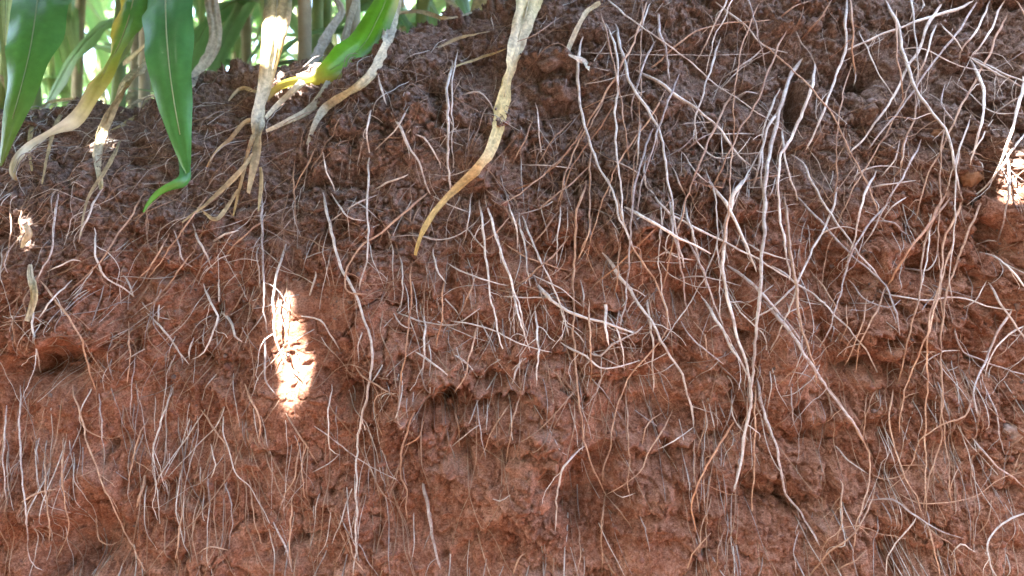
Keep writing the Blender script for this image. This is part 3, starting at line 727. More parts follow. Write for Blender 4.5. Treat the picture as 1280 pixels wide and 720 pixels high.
 ([(95,520),(110,540),(140,548),(158,540)],1.5,T), ([(340,650),(355,680),(368,718)],2.2,G), ([(365,620),(362,670),(364,710)],1.8,G), ([(310,590),(318,650),(330,690)],1.6,T), ([(280,600),(290,640),(285,690)],1.4,G), ([(232,620),(225,660),(220,700)],1.8,G), ([(265,555),(268,580),(262,600)],1.8,W), ([(205,600),(212,622)],2.4,G), ([(430,660),(440,690),(455,715)],1.8,G), ([(415,480),(410,520),(412,560),(425,568)],1.6,W), ([(425,568),(410,580),(390,590)],1.5,W),
]
for it in ROOTS:
    pts, r, c = it[:3]
    my = sum(p[1] for p in pts) / len(pts)
    if len(it) == 3 and my > 470:
        r *= 0.85
        if c == W and random.random() < 0.6: c = T
        elif c == G and random.random() < 0.4: c = T
    lab = it[3] if len(it) > 3 else None
    endm = 'in' if (len(it) > 4 and it[4] == 'z') or (lab is None and random.random() < 0.55) else 'free'
    frayed = lab is not None and 'frayed' in lab
    add_root(pts, r, c, lab, lift=random.uniform(0.004, 0.022) * (1.2 if r > 2.2 else 0.8), end=endm, kids=5 if frayed else (3 if lab and 'fuzzy' in lab else None))
# the tangle on the right of the upper slope: more strands in the same fans
random.seed(5)
for k_ in range(34):
    x_ = random.uniform(715, 1290); y_ = random.choice((random.uniform(-25, 60), random.uniform(40, 260)))
    a_ = random.gauss(-0.35, 0.22) if random.random() < 0.62 else random.gauss(0.55, 0.25)
    L_ = random.uniform(110, 300); pp = [(x_, y_)]
    for q_ in range(5):
        a_ += random.gauss(-0.10 * a_, 0.11)
        x_ += math.sin(a_) * L_ / 5; y_ += math.cos(a_) * L_ / 5
        pp.append((x_, y_))
    add_root(pp, random.uniform(1.2, 2.2), random.choice((W, W, G, T, T)), None, lift=random.uniform(0.006, 0.03), end=random.choice(('in', 'free')))
print('traced roots', len(ROOTS))

# rootlets growing on the bank surface
def surface_walk(i, j, L_m, ang, wob, lift):
    """walk over the bank grid from cell (i,j); ang from straight down; returns points"""
    pts = []
    step = 0.005
    x = xs[j]; fi = float(i)
    h = 0.0
    n_ = max(5, int(L_m / step))
    for k in range(n_):
        jj = int(np.clip(np.searchsorted(xs, x), 2, NX - 3)); ii = int(np.clip(fi, 2, NV - 3))
        t = k / (n_ - 1)
        h = lift * math.sin(math.pi * min(1, t * 1.1)) - 0.001
        pts.append(POS[ii, jj] + NRM[ii, jj] * h)
        ang += random.gauss(0, wob)
        x += step * math.sin(ang)
        ds = max(1e-4, abs(ARC[ii + 1, jj] - ARC[ii, jj]))
        fi -= step * math.cos(ang) / ds
        if fi < 4 or abs(x) > 1.0: break
    p = np.array(pts)
    for a in range(3):
        if len(p) > 5: p[:, a] = smooth1(p[:, a], 5)
    return p

def pick_cell(lo=60, hi=705):
    while True:
        i = RNG.integers(lo, hi); j = RNG.integers(70, NX - 70)
        px = PX[i, j]; py = PY[i, j]
        dn = 0.55 + 0.45 * (px > 500) * (150 < py < 480) + 0.35 * (px < 350) * (230 < py < 480) - 0.2 * (py < 110) - 0.12 * (py > 560)
        dn *= 0.5 + 0.9 * sstep(-0.3, 0.4, perlin(np.array([BX[i, j] * 8.]), np.array([BZ[i, j] * 8.]), 55))[0]
        if RNG.random() < dn: return i, j

def fine_rootlets(name, count, mat, rr, Lr, tilt, seed, label):
    random.seed(seed)
    Vs = []; Fs = []; off = 0
    for _ in range(count):
        i, j = pick_cell()
        left = PX[i, j] < 400 and PY[i, j] < 500
        a0 = random.gauss(-0.55 if left else tilt, 0.45) if random.random() < .8 else random.uniform(-2, 2)
        low = PY[i, j] > 470
        if low:
            if random.random() < 0.1 or perlin(np.array([BX[i, j] * 13.]), np.array([BZ[i, j] * 4.]), 66)[0] < -0.22: continue
            a0 = random.gauss(0.05, 0.22)
        p = surface_walk(i, j, random.uniform(*Lr) * (1.5 if low else 1.0), a0, 0.07 if low else 0.13, random.uniform(0.002, 0.014))
        if len(p) < 4: continue
        r0 = random.uniform(*rr)
        V, Fq = tube(p, np.linspace(r0, r0 * .45, len(p)), 4)
        Vs.append(V); Fs.append(Fq + off); off += len(V)
    o = link(name, np_mesh(name, np.concatenate(Vs), np.concatenate(Fs)), mat)
    tag(o, label, 'rootlets', kind='stuff')
fine_rootlets('fine_rootlets', 1000, M_ROOT['white'], (0.0004, 0.0009), (0.03, 0.12), 0.0, 3, 'hair-fine whitish rootlets fringing the whole bank')
fine_rootlets('fine_rootlets', 1400, M_ROOT['tan'], (0.0004, 0.0009), (0.05, 0.20), -0.1, 4, 'hair-fine tan rootlets clinging to the whole bank')
fine_rootlets('fine_rootlets', 800, M_ROOT['grey'], (0.0004, 0.0010), (0.02, 0.10), 0.1, 5, 'hair-fine grey rootlets clinging to the whole bank')

# ------------------------------------------------------------------ maize
random.seed(21)
GREEN = (0.08, 0.26, 0.10); LGREEN = (0.17, 0.36, 0.08); TEAL = (0.08, 0.26, 0.16); YEL = (0.52, 0.48, 0.07); CREAM = (0.62, 0.53, 0.28)
STRAW = (0.50, 0.40, 0.22); PAPER = (0.68, 0.63, 0.46); BRN = (0.20, 0.10, 0.04); GREYT = (0.46, 0.41, 0.29)

def interp_list(v, t):
    v = np.array(v, float)
    x = np.linspace(0, 1, len(v))
    if v.ndim == 1: return np.interp(t, x, v)
    return np.stack([np.interp(t, x, v[:, k]) for k in range(v.shape[1])], 1)

def ribbon(P, width, twist, cols, edge=None, curl=0.5, ruffle=0.0, crumple=0.0, na=9, seed=1, view=Vector((0, -1, 0.05)), edge_side=0):
    """leaf blade along P (n,3); twist in degrees about its length; cols along; curl = half angle of the cross-section"""
    n_ = len(P)
    t = np.linspace(0, 1, n_)
    T_ = np.gradient(P, axis=0); T_ /= np.linalg.norm(T_, axis=1, keepdims=True) + 1e-9
    vw = np.tile(np.array(view[:]), (n_, 1))
    A = np.cross(T_, vw); nn = np.linalg.norm(A, axis=1, keepdims=True); A /= np.maximum(nn, 1e-6)
    B = np.cross(A, T_)
    tw = np.radians(interp_list(twist, t))[:, None]
    A2 = np.cos(tw) * A + np.sin(tw) * B; B2 = -np.sin(tw) * A + np.cos(tw) * B
    wd = interp_list(width, t)
    s = np.linspace(-1, 1, na)
    cu = interp_list(curl if isinstance(curl, (list, tuple)) else [curl], t) + 1e-3
    rng = np.random.default_rng(seed)
    ss, tt = np.meshgrid(s, t)
    along = np.concatenate([[0], np.cumsum(np.linalg.norm(np.diff(P, axis=0), axis=1))])
    al = np.repeat(along[:, None], na, 1)
    hw = wd[:, None] / 2
    X = hw * np.sin(cu[:, None] * ss) / cu[:, None]
    Nn = -hw * (1 - np.cos(cu[:, None] * ss)) / cu[:, None] + hw * 0.10 * np.exp(-(ss / 0.12) ** 2) * -1 + (hw * 0.09 * np.sin(ss * 13 + seed) if crumple > 0.1 else 0)
    Nn = Nn + ruffle * hw * (np.abs(ss) ** 2) * np.sin(al * 55 + seed + (ss > 0) * 2.0) 
    if crumple:
        Nn = Nn + crumple * hw * (perlin(al * 60 + seed, ss * 2.2 + 5, seed) + 0.6 * perlin(al * 150, ss * 4.0 + 9, seed + 3))
        X = X * (1 + 0.25 * crumple * perlin(al * 70, ss * 0 + 2.2, seed + 8))
    V = P[:, None, :] + X[..., None] * A2[:, None, :] + Nn[..., None] * B2[:, None, :]
    C = interp_list(cols, t)[:, None, :].repeat(na, 1)
    if edge is not None:
        E = interp_list(edge, t)[:, None, :].repeat(na, 1)
        q = sstep(0.25, 0.8, (ss * edge_side if edge_side else np.abs(ss)) + 0.25 * perlin(al * 30, ss * 1.5 + 1, seed + 5))[..., None]
        C = C * (1 - q) + E * q
    C = C * (1 + 0.10 * np.sin(ss * 26 + 2 * perlin(al * 12, ss * 0 + 4, seed)))[..., None] * (1 + 0.18 * perlin(al * 25, ss * 3, seed + 6))[..., None]
    i = np.arange(n_ - 1)[:, None] * na; k = np.arange(na - 1)[None, :]
    Fq = np.stack([i + k, i + k + 1, i + na + k + 1, i + na + k], -1).reshape(-1, 4)
    center = P + (-hw * 0.10 * B2 if True else 0)
    return V.reshape(-1, 3), Fq, np.clip(C.reshape(-1, 3), 0.005, 1), center, B2, wd

def make_leaf(parent, ctrl, width_px, twist, cols, mat, edge=None, curl=0.5, ruffle=0.1, crumple=0.0, rib=None, seed=1, top=None, cat=None, label=None, edge_side=0):
    """ctrl: (px,py,Y) points in the scene's own depth"""
    cc = []
    for k_, (a_, b_, y_) in enumerate(ctrl):
        sd_ = ray_depth(a_, b_)
        cc.append((a_, b_, min(y_, sd_ - 0.020) if sd_ is not None and (sd_ < 0.42 or y_ == 0.5) else (0.33 if y_ == 0.5 else y_)))
    ctrl = cc
    pts = [tuple(at(*c)) for c in ctrl]
    P = catmull(pts, 0.006)
    if parent is not None and top is not None:
        first = np.array(top); lead = np.linspace(first, P[0], 6)[:-1]
        P = np.concatenate([lead, P]); 
    for a in range(3): P[:, a] = smooth1(P[:, a], 5)
    dmean = np.mean([c[2] for c in ctrl]) - CAM.y
    V, Fq, C, cen, B2, wd = ribbon(P, np.array(width_px) * K * dmean * 1.22, twist, cols, edge, curl, ruffle, crumple, seed=seed, edge_side=edge_side)
    org = np.array(parent.location[:]) if parent is not None else P[0]
    me = np_mesh('leaf', V - org, Fq); set_col(me, C)
    o = link('leaf' if parent is not None else 'dry_leaf', me, mat, parent)
    if parent is None: o.location = org
    if rib is not None:
        m0 = int(len(P) * 0.03); m1 = int(len(P) * rib[1])
        rp = cen[m0:m1] + B2[m0:m1] * 0.0004
        V2, F2 = tube(rp - org, np.linspace(0.0020, 0.0006, m1 - m0) * rib[2], 4)
        m2 = np_mesh('midrib', V2, F2); set_col(m2, np.tile(np.array(rib[0]), (len(V2), 1)))
        link('midrib', m2, M_RIB, o)
    if label: tag(o, label, cat)
    return o

def stalk_mesh(h, r, seed, node=0.14):
    rng = random.Random(seed)
    n_ = int(h / 0.02)
    z = np.linspace(-0.05, h, n_)
    path = np.stack([0.012 * np.sin(z * 3 + seed), 0.012 * np.cos(z * 2.3 + seed), z], 1)
    rad = r * (1 - 0.5 * np.clip(z / h, 0, 1)) * (1 + 0.22 * np.exp(-(((z + .03) % node - node / 2) / 0.009) ** 2))
    n_s = 10
    ang = np.linspace(0, 2 * math.pi, n_s, endpoint=False)
    V = np.stack([path[:, None, 0] + rad[:, None] * np.cos(ang), path[:, None, 1] + rad[:, None] * np.sin(ang), np.repeat(z[:, None], n_s, 1)], -1).reshape(-1, 3)
    i = np.arange(n_ - 1)[:, None] * n_s; k = np.arange(n_s)[None, :]; k2 = (k + 1) % n_s
    Fq = np.stack([i + k, i + k2, i + n_s + k2, i + n_s + k], -1).reshape(-1, 4)
    return np_mesh('stalk', V, Fq)

def ground_z(x, y):
    h = BVH.ray_cast(Vector((x, y, 3)), Vector((0, 0, -1)))
    if h[0] is not None: return h[0].z
    return float(crest(np.array([x]))[0]) - 0.03 if y < 1.3 else 0.40

def plant_at(px, Y, label, r=0.012, h=1.7, dry=False, group=None):
    x = (px - 640) * K * (Y - CAM.y)
    e = empty('maize_plant', (x, Y, ground_z(x, Y)))
    tag(e, label, 'maize plant', group)
    link('stalk', stalk_mesh(h, r, int(px)), M_STALK_DRY if dry else M_STALK, e)
    return e
def up_pt(e, z):
    return (e.location.x, e.location.y, e.location.z + z)

# the plants whose leaves hang over the bank
P1 = plant_at(28, 0.44, 'maize plant with two broad green blades hanging over the left end')
make_leaf(P1, [(48,-30,.26),(42,20,.18),(34,70,.14),(22,120,.115),(8,175,.10),(-2,216,.095)], [34,66,78,72,60,40,3], [10,12,8,5,-4,-10], [TEAL,GREEN,GREEN,(0.09,.27,.07),(.09,.28,.06),(.09,.28,.05),(.16,.24,.05)], M_GREEN, rib=((.25,.36,.17),.93,1.0), seed=3, top=up_pt(P1,.28), ruffle=.12, curl=.45)
make_leaf(P1, [(66,-40,.30),(62,0,.24),(56,40,.21),(52,70,.20),(47,96,.20)], [24,42,44,36,22,4], [25,20,15,10], [TEAL,TEAL,GREEN,(.07,.13,.04)], M_GREEN, rib=((.20,.32,.15),.9,.8), seed=4, top=up_pt(P1,.33), ruffle=.1)
P2 = plant_at(150, 0.46, 'maize plant with a yellow-edged blade withering to a twisted brown-tipped end')
make_leaf(P2, [(172,-40,.28),(165,0,.22),(152,45,.18),(132,85,.155),(114,118,.14),(104,138,.133),(90,156,.13),(66,166,.125),(38,182,.12),(20,198,.115),(14,212,.115),(21,227,.118)], [18,28,38,44,44,36,26,15,15,11,9,7,3], [0,-5,-8,-8,-10,-20,-40,10,50,75,40,20,60], [GREEN,GREEN,GREEN,(.09,.28,.08),(.10,.30,.06),(.14,.34,.05),(.32,.42,.06),(.58,.52,.16),PAPER,PAPER,PAPER,CREAM,(.4,.2,.05)], M_GREEN, edge=[GREEN,YEL,YEL,(.62,.58,.07),(.62,.58,.07),(.62,.58,.07),(.62,.56,.08),CREAM,PAPER,PAPER,PAPER,CREAM,BRN], edge_side=1, rib=((.34,.36,.14),.55,1.0), seed=5, top=up_pt(P2,.30), curl=.5, ruffle=.2, crumple=.1)
make_leaf(P2, [(200,40,.33),(186,72,.25),(160,105,.19),(140,135,.155),(128,165,.135),(122,195,.12),(127,238,.11)], [7.8,10.9,13.3,10.1,8.6,10.1,7.8,3.9], [20,60,10,-40,20,50,10], [CREAM,CREAM,PAPER,STRAW,STRAW,PAPER,CREAM], M_DRY, seed=7, curl=.6, ruffle=.4, crumple=.5, top=up_pt(P2,.10))
make_leaf(P2, [(168,85,.28),(150,112,.20),(140,150,.16)], [6.2,7.0,5.5,2.3], [0,40,80], [GREYT,CREAM,STRAW], M_DRY, seed=71, curl=.6, crumple=.5, top=up_pt(P2,.06))
P3 = plant_at(237, 0.40, 'maize plant with one broad glossy green blade hanging point down', dry=True, r=0.013)
make_leaf(P3, [(203,-40,.24),(205,0,.16),(207,45,.115),(212,95,.09),(220,145,.075),(229,190,.07),(236,223,.068)], [36,52,68,68,62,54,38,4], [-6,-8,-12,-5,4,8], [TEAL,(.07,.24,.12),GREEN,(.07,.25,.08),(.08,.27,.07),(.08,.28,.06)], M_GREEN, rib=((.34,.46,.24),.93,1.15), seed=8, top=up_pt(P3,.30), ruffle=.10, curl=.5)
make_leaf(P3, [(212,120,.13),(226,185,.095),(233,220,.08),(226,230,.072),(206,236,.066),(188,248,.064),(177,270,.066)], [6,6,6,9,12,13,8,2], [0,0,10,30,45,30], [GREEN,GREEN,(.08,.25,.08),(.08,.25,.09),(.10,.32,.05),(.12,.36,.03)], M_GREEN, seed=9, curl=.7, top=up_pt(P3,.15))
make_leaf(P3, [(262,-20,.36),(268,25,.34),(272,45,.33),(262,72,.31),(246,92,.28),(235,112,.24)], [10.9,15.6,14.0,10.1,7.8,7.8,3.9], [10,30,60,40,10], [GREYT,GREYT,GREYT,(.45,.40,.32),PAPER], M_DRY, seed=10, curl=.6, crumple=.45, top=up_pt(P3,.26))
P4 = plant_at(372, 0.40, 'maize plant with a pale sunlit blade drying into a twisted strip', dry=True, r=0.012)
make_leaf(P4, [(347,-40,.25),(346,0,.19),(343,40,.165),(338,80,.15),(331,115,.138),(325,140,.128),(321,165,.115),(319,200,.105),(314,225,.10),(310,246,.10)], [20,26,30,34,35,30,20,18,15,12,8,4], [5,5,0,0,-5,5,40,70,20,-40,30,60], [(.12,.2,.08),(.2,.28,.12),(.34,.36,.18),(.46,.44,.24),(.46,.44,.24),CREAM,CREAM,PAPER,PAPER,(.5,.46,.32),STRAW,STRAW], M_DRY, edge=[TEAL,TEAL,TEAL,TEAL,(.1,.2,.1),STRAW,(.45,.28,.06),PAPER,PAPER,STRAW,STRAW,STRAW], seed=11, top=up_pt(P4,.30), curl=.45, crumple=.2, rib=((.5,.5,.34),.5,1.1))
make_leaf(P4, [(322,150,.12),(305,152,.115),(288,175,.11),(268,190,.10),(256,214,.09)], [4.8,5.8,4.8,4.2,2.7,1.6], [30,60,20,60,20], [CREAM,STRAW,(.36,.22,.10),STRAW,(.34,.2,.09)], M_DRY, seed=13, curl=.6, crumple=.4)
make_leaf(P4, [(318,165,.115),(309,195,.105),(298,240,.09),(290,278,.08)], [4.8,5.3,4.2,3.7,1.6], [10,60,-20,40], [STRAW,(.38,.22,.09),STRAW,(.48,.36,.14)], M_DRY, seed=14, curl=.6, crumple=.4)
make_leaf(P4, [(432,10,.36),(412,40,.32),(394,75,.26),(375,105,.20),(350,128,.15),(330,150,.125)], [7.8,9.4,12.5,10.9,9.4,7.0,3.9], [10,40,60,20,50], [GREYT,(.42,.38,.3),(.46,.42,.35),PAPER,PAPER], M_DRY, seed=15, curl=.6, crumple=.45, top=up_pt(P4,.22))
P5 = plant_at(450, 0.42, 'maize plant with a bright green folded blade lying over the crest', dry=True, r=0.013)
make_leaf(P5, [(492,-40,.30),(482,0,.25),(468,30,.225),(455,55,.21),(432,74,.198),(408,90,.185),(390,100,.175),(362,103,.165),(342,112,.155),(330,130,.145)], [22,26,24,30,38,40,26,11,9,5], [-20,-30,-10,0,5,0,10,30,30], [(.08,.2,.03),(.10,.26,.03),(.13,.34,.02),(.14,.40,.02),(.15,.42,.02),(.15,.42,.02),(.3,.32,.05),YEL,(.3,.2,.05)], M_GREEN, edge=[YEL,YEL,YEL,(.1,.26,.02),(.1,.26,.02),(.15,.26,.02),YEL,YEL,BRN], edge_side=-1, seed=16, top=up_pt(P5,.28), curl=.5, rib=((.2,.34,.06),.7,.8))  # raised green of this blade stands in for light shining through it
make_leaf(P5, [(496,-10,.30),(488,25,.27),(483,55,.25),(472,82,.225),(458,100,.205),(430,118,.19),(408,134,.175),(393,155,.16),(382,188,.145)], [12.5,17.2,18.7,14.0,10.9,10.9,7.8,9.4,3.1], [-20,10,30,10,60,40,-10,40,20], [GREYT,PAPER,PAPER,(.55,.52,.42),PAPER,PAPER,CREAM,PAPER,GREYT], M_DRY, seed=17, curl=.5, crumple=.5, top=up_pt(P5,.25))
make_leaf(P5, [(436,30,.36),(425,70,.28),(410,108,.20),(390,135,.165),(358,152,.145),(330,165,.13)], [7.8,9.4,10.1,10.9,8.6,3.1], [40,10,60,30,10], [GREYT,GREYT,(.36,.34,.22),(.4,.38,.26),PAPER], M_DRY, seed=18, curl=.6, crumple=.4, top=up_pt(P5,.16))
P6 = plant_at(690, 0.46, 'maize plant whose long straw-coloured dry leaf dangles down the bank', dry=True)
make_leaf(P6, [(668,-40,.24),(660,5,.165),(648,50,.13),(637,92,.105),(629,130,.085),(622,165,.068),(605,203,.055),(572,234,.045),(548,258,.036),(532,282,.03),(521,308,.026),(519,322,.024)], [22,31,33,31,21,18,16,13,10,8,7,3], [10,5,0,10,25,60,15,50,10,60,20], [(.56,.49,.18),(.64,.56,.24),(.66,.57,.25),(.70,.63,.36),(.75,.70,.50),(.66,.57,.28),(.66,.55,.25),(.70,.62,.36),(.62,.52,.26),(.58,.46,.18),(.5,.34,.09)], M_DRY, seed=19, top=up_pt(P6,.30), curl=.3, ruffle=.3, crumple=.42, rib=((.56,.5,.32),.55,1.0))
# scrap of papery leaf caught on roots
make_leaf(None, [(752,2,.19),(735,14,.17),(722,35,.145),(710,62,.125),(716,70,.115),(731,76,.11),(736,88,.108)], [4.7,7.0,6.2,5.5,4.7,7.0,5.5], [20,60,20,50,10,40], [STRAW,(.5,.46,.3),PAPER,PAPER,(.7,.68,.62),PAPER], M_DRY, seed=20, curl=.6, crumple=.5, label='papery white scrap of dry leaf bent over on the upper slope', cat='dry leaf')
make_leaf(None, [(28,278,.035),(40,290,.025),(30,302,.022),(26,312,.024)], [4.7,7.0,6.2,2.3], [20,60,10], [PAPER,PAPER,CREAM], M_DRY, seed=22, curl=.5, crumple=.6, label='small crumpled pale leaf scrap in the sun on the left slope', cat='dry leaf')
make_leaf(None, [(37,328,.022),(38,345,.014),(42,362,.012),(40,385,.010),(32,406,.012)], [4.7,7.0,7.8,8.6,4.7], [20,50,-20,30], [PAPER,PAPER,CREAM,PAPER], M_DRY, seed=23, curl=.5, crumple=.7, label='frayed pale leaf strip in the sun on the left face', cat='dry leaf')

STRIPS = [
 ([(100,122),(60,128),(42,150),(36,185),(40,215)], 6, CREAM, 'thin cream straw arching over the left crest and hanging down'),
 ([(92,122),(72,150),(60,190),(52,232)], 5, STRAW, 'thin straw strip running down below the twisted leaf end'),
 ([(195,118),(168,128),(150,141)], 6, PAPER, 'short pale straw lying behind the broad glossy blade'),
 ([(190,126),(162,150),(138,163)], 6, CREAM, 'pale straw pointing left from behind the broad glossy blade'),
 ([(330,118),(302,110),(284,128)], 5, GREYT, 'grey straw bent on the crest beside the pale sunlit blade'),
 ([(318,190),(300,215),(262,250),(225,280)], 6, STRAW, 'long tan straw sliding left below the twisted dry strips'),
 ([(325,205),(327,235),(322,268)], 5, CREAM, 'cream straw hanging straight below the twisted dry strips'),
 ([(300,232),(282,262),(270,275),(250,262)], 5, STRAW, 'tan straw curled up at its end on the upper slope'),
 ([(150,175),(136,205),(108,250),(100,300)], 5, GREYT, 'grey straw strip slanting left below the cream hanging leaf'),
 ([(480,20),(520,14),(560,22),(600,12)], 5, GREYT, 'grey straw lying flat along the crest'),
 ([(545,60),(580,45),(620,38)], 4, GREYT, 'thin grey straw lying under the crest left of the long dry leaf'),
 ([(560,85),(600,72),(635,60)], 4, CREAM, 'thin pale straw lying towards the long dry leaf'),
]
for k_, (pp, wd_, cl_, lb_) in enumerate(STRIPS):
    make_leaf(None, [(a_, b_, 0.5) for a_, b_ in pp], [wd_ * .6, wd_, wd_ * .9, wd_ * .3], [random.uniform(-40, 60) for _ in range(4)], [cl_, STRAW, cl_], M_DRY, seed=200 + k_, curl=.7, crumple=.5, label=lb_, cat='straw')

# field maize behind: three model plants, then copies with their parts
def field_leaf(e, z0, az, L_, wid, droop, cols, mat, seed, rib=True):
    n_ = 16
    t = np.linspace(0, 1, n_)
    rise = 0.75 * (1 - droop)
    r_ = L_ * (t - 0.18 * t**2); z = L_ * (rise * t - (0.55 + 0.9 * droop) * t**2 )
    z = np.maximum(z, -z0 + 0.01)
    P = np.stack([np.cos(az) * r_ * (1 - .35 * droop), np.sin(az) * r_ * (1 - .35 * droop), z0 + z], 1)
    V, Fq, C, cen, B2, wd = ribbon(P, wid * np.array([.5, .9, 1, .95, .75, .45, .05]), [0, 8, -10, 15], cols, None, .5, .18, .05 if mat is M_GREEN else .4, na=7, seed=seed, view=Vector((0, 0, 1)))
    me = np_mesh('leaf', V, Fq); set_col(me, C)
    o = link('leaf', me, mat, e)
    if rib:
        V2, F2 = tube(cen + B2 * 0.0006, np.linspace(.0024, .0006, n_), 4)
        m2 = np_mesh('midrib', V2, F2); set_col(m2, np.tile(np.array([.25, .36, .16] if mat is M_GREEN else [.45, .38, .24]), (len(V2), 1)))
        link('midrib', m2, M_RIB, o)

def field_plant(seed, dry_low):
    e = empty('maize_plant')
    rr = random.Random(seed)
    link('stalk', stalk_mesh(1.9, 0.0125, seed), M_STALK if seed % 2 else M_STALK_DRY, e)
    az = rr.uniform(0, 6.28)
    for k in range(14):
        z0 = 0.06 + k * 0.12 + rr.uniform(-.03, .03)
        az += math.pi + rr.gauss(0, .45)
        if k < dry_low:
            field_leaf(e, z0, az, rr.uniform(.3, .55), rr.uniform(.03, .045), rr.uniform(.75, 1.0), [GREYT, STRAW, CREAM, GREYT], M_DRY, seed * 50 + k)
        else:
            g = rr.uniform(1.1, 1.8)
            c = [tuple(v * g for v in q_) for q_ in ((.17, .25, .10), (.10, .19, .075), (.11, .20, .08), (.19, .25, .10))]
            field_leaf(e, z0, az, rr.uniform(.55, .85), rr.uniform(.055, .08), rr.uniform(.25, .7), c, M_GREEN, seed * 50 + k)
    return e
def copy_tree(o, parent=None):
    c = o.copy(); COL.objects.link(c); c.parent = parent
    for ch in [x for x in bpy.data.objects if x.parent == o]:
        copy_tree(ch, c)
    return c
protos = [field_plant(31, 2), field_plant(32, 2), field_plant(33, 1)]
kids_of = {}
spots = []
for row, Y in enumerate((0.66, 1.0, 1.4, 1.9, 2.5, 3.2, 4.1, 5.2)):
    d = Y - CAM.y
    x0 = (-120 - 640) * K * d; x1 = (700 - 640) * K * d + 0.1
    sp = 0.125 + 0.05 * row
    x = x0
    while x < x1:
        spots.append((x + random.uniform(-.05, .05), Y + random.uniform(-.1, .1), row))
        x += sp * random.uniform(.75, 1.3)
used = [False] * 3
from collections import defaultdict
ROWN = ['front', 'second', 'third', 'fourth', 'fifth', 'sixth', 'seventh', 'last']
for n_, (x, y, row) in enumerate(spots):
    k = random.randrange(3)
    e = protos[k] if not used[k] else copy_tree(protos[k])
    used[k] = True
    gz = ground_z(x, y) - 0.01 if y < 1.25 else max(0.40, 0.60 - 0.0 * y)
    e.location = (x, y, 0.40 if y >= 1.28 else gz)
    e.rotation_euler = (random.uniform(-.06, .06), random.uniform(-.06, .06), random.uniform(0, 6.28))
    s = random.uniform(.9, 1.12); e.scale = (s, s, s)
    tag(e, f'green maize plant standing in the {ROWN[row]} row of the field behind the crest', 'maize plant', f'maize in the {ROWN[row]} field row')
for k in range(3):
    if not used[k]: protos[k].location = (1.2 + k * .2, 2.0, .4)
print('field maize', len(spots))

# ------------------------------------------------------------------ unseen tree added to keep the sun off the bank
tree = empty('added_shade_tree', (-2.9, -2.3, -0.63))
tag(tree, 'unseen leafy tree added to keep the sun off the earth bank', 'tree')
C0 = Vector((-0.02, 0.05, 0.40)) + SUN * 1.55
rngt = np.random.default_rng(77)
def limb(pts, r0, r1, name='limb'):
    p = catmull([tuple(q) for q in pts], 0.08)
    p = p - np.array(tree.location[:])
    V, Fq = tube(p, np.linspace(r0, r1, len(p)), 6)
    link(name, np_mesh(name, V, Fq), M_BARK, tree)
base = Vector((-2.9, -2.3, -0.63))
fork = Vector((-2.6, -2.0, 1.5))
limb([base, base + Vector((.05, .05, 1)), fork], 0.16, 0.11, 'trunk')
# sun patches wanted on the bank, cut as gaps in the added crown: (px, py, half width px, half height px)
FLECKS = [(350, 368, 9, 44), (360, 420, 13, 58), (369, 480, 13, 66), (377, 545, 10, 62), (30, 365, 20, 58), (28, 292, 20, 32), (1272, 205, 22, 46), (345, 55, 26, 62), (1072, 146, 12, 8), (289, 640, 9, 42), (50, 480, 6, 18), (118, 165, 24, 26)]
Uh = SUN.cross(Vector((0, 1, 0))).normalized(); Vh = SUN.cross(Uh).normalized()
GAPS = []
for (px, py, a, b) in FLECKS:
    y = ray_depth(px, py)
    if py < 150 and px < 400: y = 0.155
    if (px, py) == (118, 165): y = 0.125
    if px < 60: y -= 0.012
    p = at(px, py, y)
    d_ = y - CAM.y
    ex = Vector((a * K * d_, 0, 0)); ez = Vector((0, 0.10 * b * K * d_, b * K * d_))
    cu_ = (p.dot(Uh), p.dot(Vh))
    M2 = np.array([[ex.dot(Uh), ez.dot(Uh)], [ex.dot(Vh), ez.dot(Vh)]])
    GAPS.append((np.array(cu_), np.linalg.inv(M2)))
for du, dv in ((0.9, 0.7), (0.6, -0.9), (0.1, 0.85), (1.0, -0.1), (-0.6, 0.9), (0.4, -1.6), (-0.5, -1.5), (-1.0, -0.7), (0.75, 0.3)):
    tgt = C0 + Uh * du + Vh * dv + SUN * .1
    midp = fork.lerp(tgt, .45) + SUN * .22
    q_ = catmull([tuple(fork), tuple(midp), tuple(tgt)], 0.03)
    uv_ = np.stack([q_ @ np.array(Uh[:]), q_ @ np.array(Vh[:])], 1)
    if any((((uv_ - g0) @ Mi.T) ** 2).sum(1).min() < 3.5 for g0, Mi in GAPS): continue
    limb([fork, midp, tgt], 0.05, 0.012)
N_L = 23000
LV = []; LF = []; c = 0
for _ in range(N_L):
    q = C0 + Uh * rngt.uniform(-1.2, 1.2) + Vh * rngt.uniform(-1.25, 0.95) + SUN * rngt.uniform(-0.28, 0.28)
    sz = rngt.uniform(0.035, 0.065)
    nrm = (SUN + Vector(rngt.normal(0, .45, 3))).normalized()
    a1 = nrm.cross(Vector(rngt.normal(0, 1, 3))).normalized(); b1 = nrm.cross(a1)
    quad = [q - a1 * sz * 1.3, q - b1 * sz * .6 + a1 * .1 * sz, q + a1 * sz * 1.3, q + b1 * sz * .6 + a1 * .1 * sz]
    samples = np.array([[v.dot(Uh), v.dot(Vh)] for v in quad + [q, (quad[0] + q) / 2, (quad[1] + q) / 2, (quad[2] + q) / 2, (quad[3] + q) / 2]])
    if any((((samples - g0) @ Mi.T) ** 2).sum(1).min() < 1.0 for g0, Mi in GAPS): continue
    off_ = np.array(tree.location[:])
    LV.extend([np.array(v[:]) - off_ for v in quad]); LF.append([c, c + 1, c + 2, c + 3]); c += 4
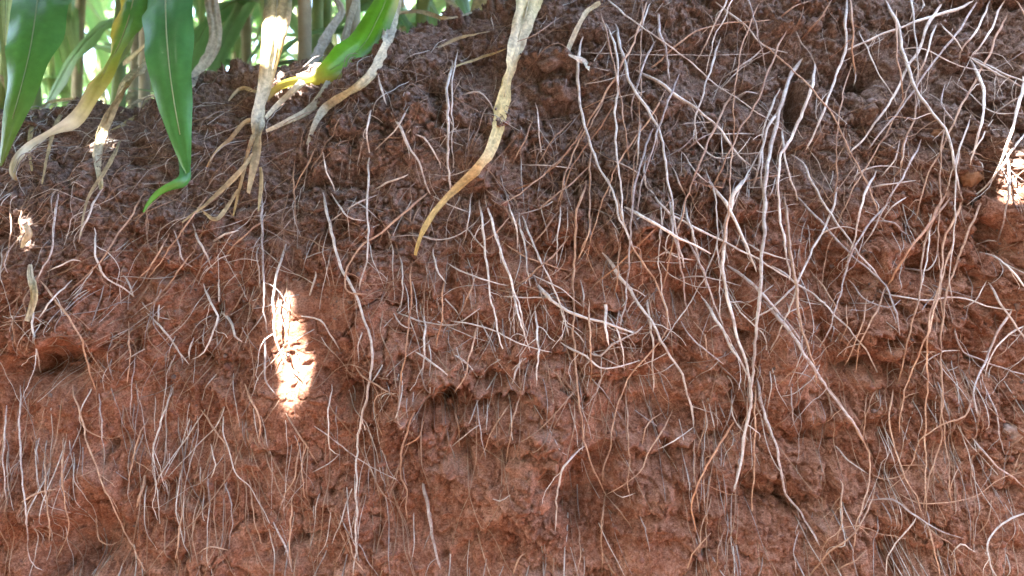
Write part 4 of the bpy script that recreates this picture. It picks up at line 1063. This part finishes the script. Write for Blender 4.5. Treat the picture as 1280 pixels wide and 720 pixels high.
# small leaves added around the gaps to narrow the sun patches
for g0, Mi in GAPS:
    for _ in range(900):
        du, dv = rngt.uniform(-.17, .17, 2)
        q = Uh * (g0[0] + du) + Vh * (g0[1] + dv) + SUN * (C0.dot(SUN) + rngt.uniform(-.12, .12))
        sz = rngt.uniform(0.010, 0.017)
        nrm = (SUN + Vector(rngt.normal(0, .3, 3))).normalized()
        a1 = nrm.cross(Vector(rngt.normal(0, 1, 3))).normalized(); b1 = nrm.cross(a1)
        quad = [q - a1 * sz * 1.3, q - b1 * sz * .8, q + a1 * sz * 1.3, q + b1 * sz * .8]
        samples = np.array([[v.dot(Uh), v.dot(Vh)] for v in quad + [q]])
        if any((((samples - h0) @ Hi.T) ** 2).sum(1).min() < 1.0 for h0, Hi in GAPS): continue
        LV.extend([np.array(v[:]) - off_ for v in quad]); LF.append([c, c + 1, c + 2, c + 3]); c += 4
link('crown', np_mesh('crown', np.array(LV), np.array(LF), False), M_TREELEAF, tree)

# unseen hedge added behind the camera to block the low front sky
def hedge(x, y, label, seed):
    rg = np.random.default_rng(seed)
    e = empty('added_hedge_shrub', (x, y, -0.63)); tag(e, label, 'shrub', 'shrubs added behind the camera to block low sky')
    for k in range(4):
        a = rg.uniform(-.35, .35, 2)
        V, Fq = tube(np.array([[0, 0, -.05], [a[0] * .4, a[1] * .4, .8], [a[0], a[1], 3.0]]), np.array([.04, .03, .012]), 6)
        link('stem', np_mesh('stem', V, Fq), M_BARK, e)
    n_ = 2200
    d_ = rg.normal(0, 1, (n_, 3)); d_ /= np.linalg.norm(d_, axis=1, keepdims=True)
    q = d_ * rg.uniform(.55, 1, (n_, 1)) * np.array([1.0, .7, 2.0]) + np.array([0, 0, 1.9])
    a1 = rg.normal(0, 1, (n_, 3)); a1 /= np.linalg.norm(a1, axis=1, keepdims=True)
    b1 = np.cross(a1, d_); b1 /= np.linalg.norm(b1, axis=1, keepdims=True) + 1e-6
    sz = rg.uniform(.06, .11, (n_, 1))
    V = np.stack([q - a1 * sz, q - b1 * sz * .5, q + a1 * sz, q + b1 * sz * .5], 1).reshape(-1, 3)
    link('crown', np_mesh('crown', V, np.arange(4 * n_).reshape(-1, 4), False), M_TREELEAF, e)
for k in range(6):
    hedge(-4.0 + 1.6 * k, -3.4 + 0.15 * (k % 2), 'unseen leafy shrub added behind the camera to block low sky', 300 + k)
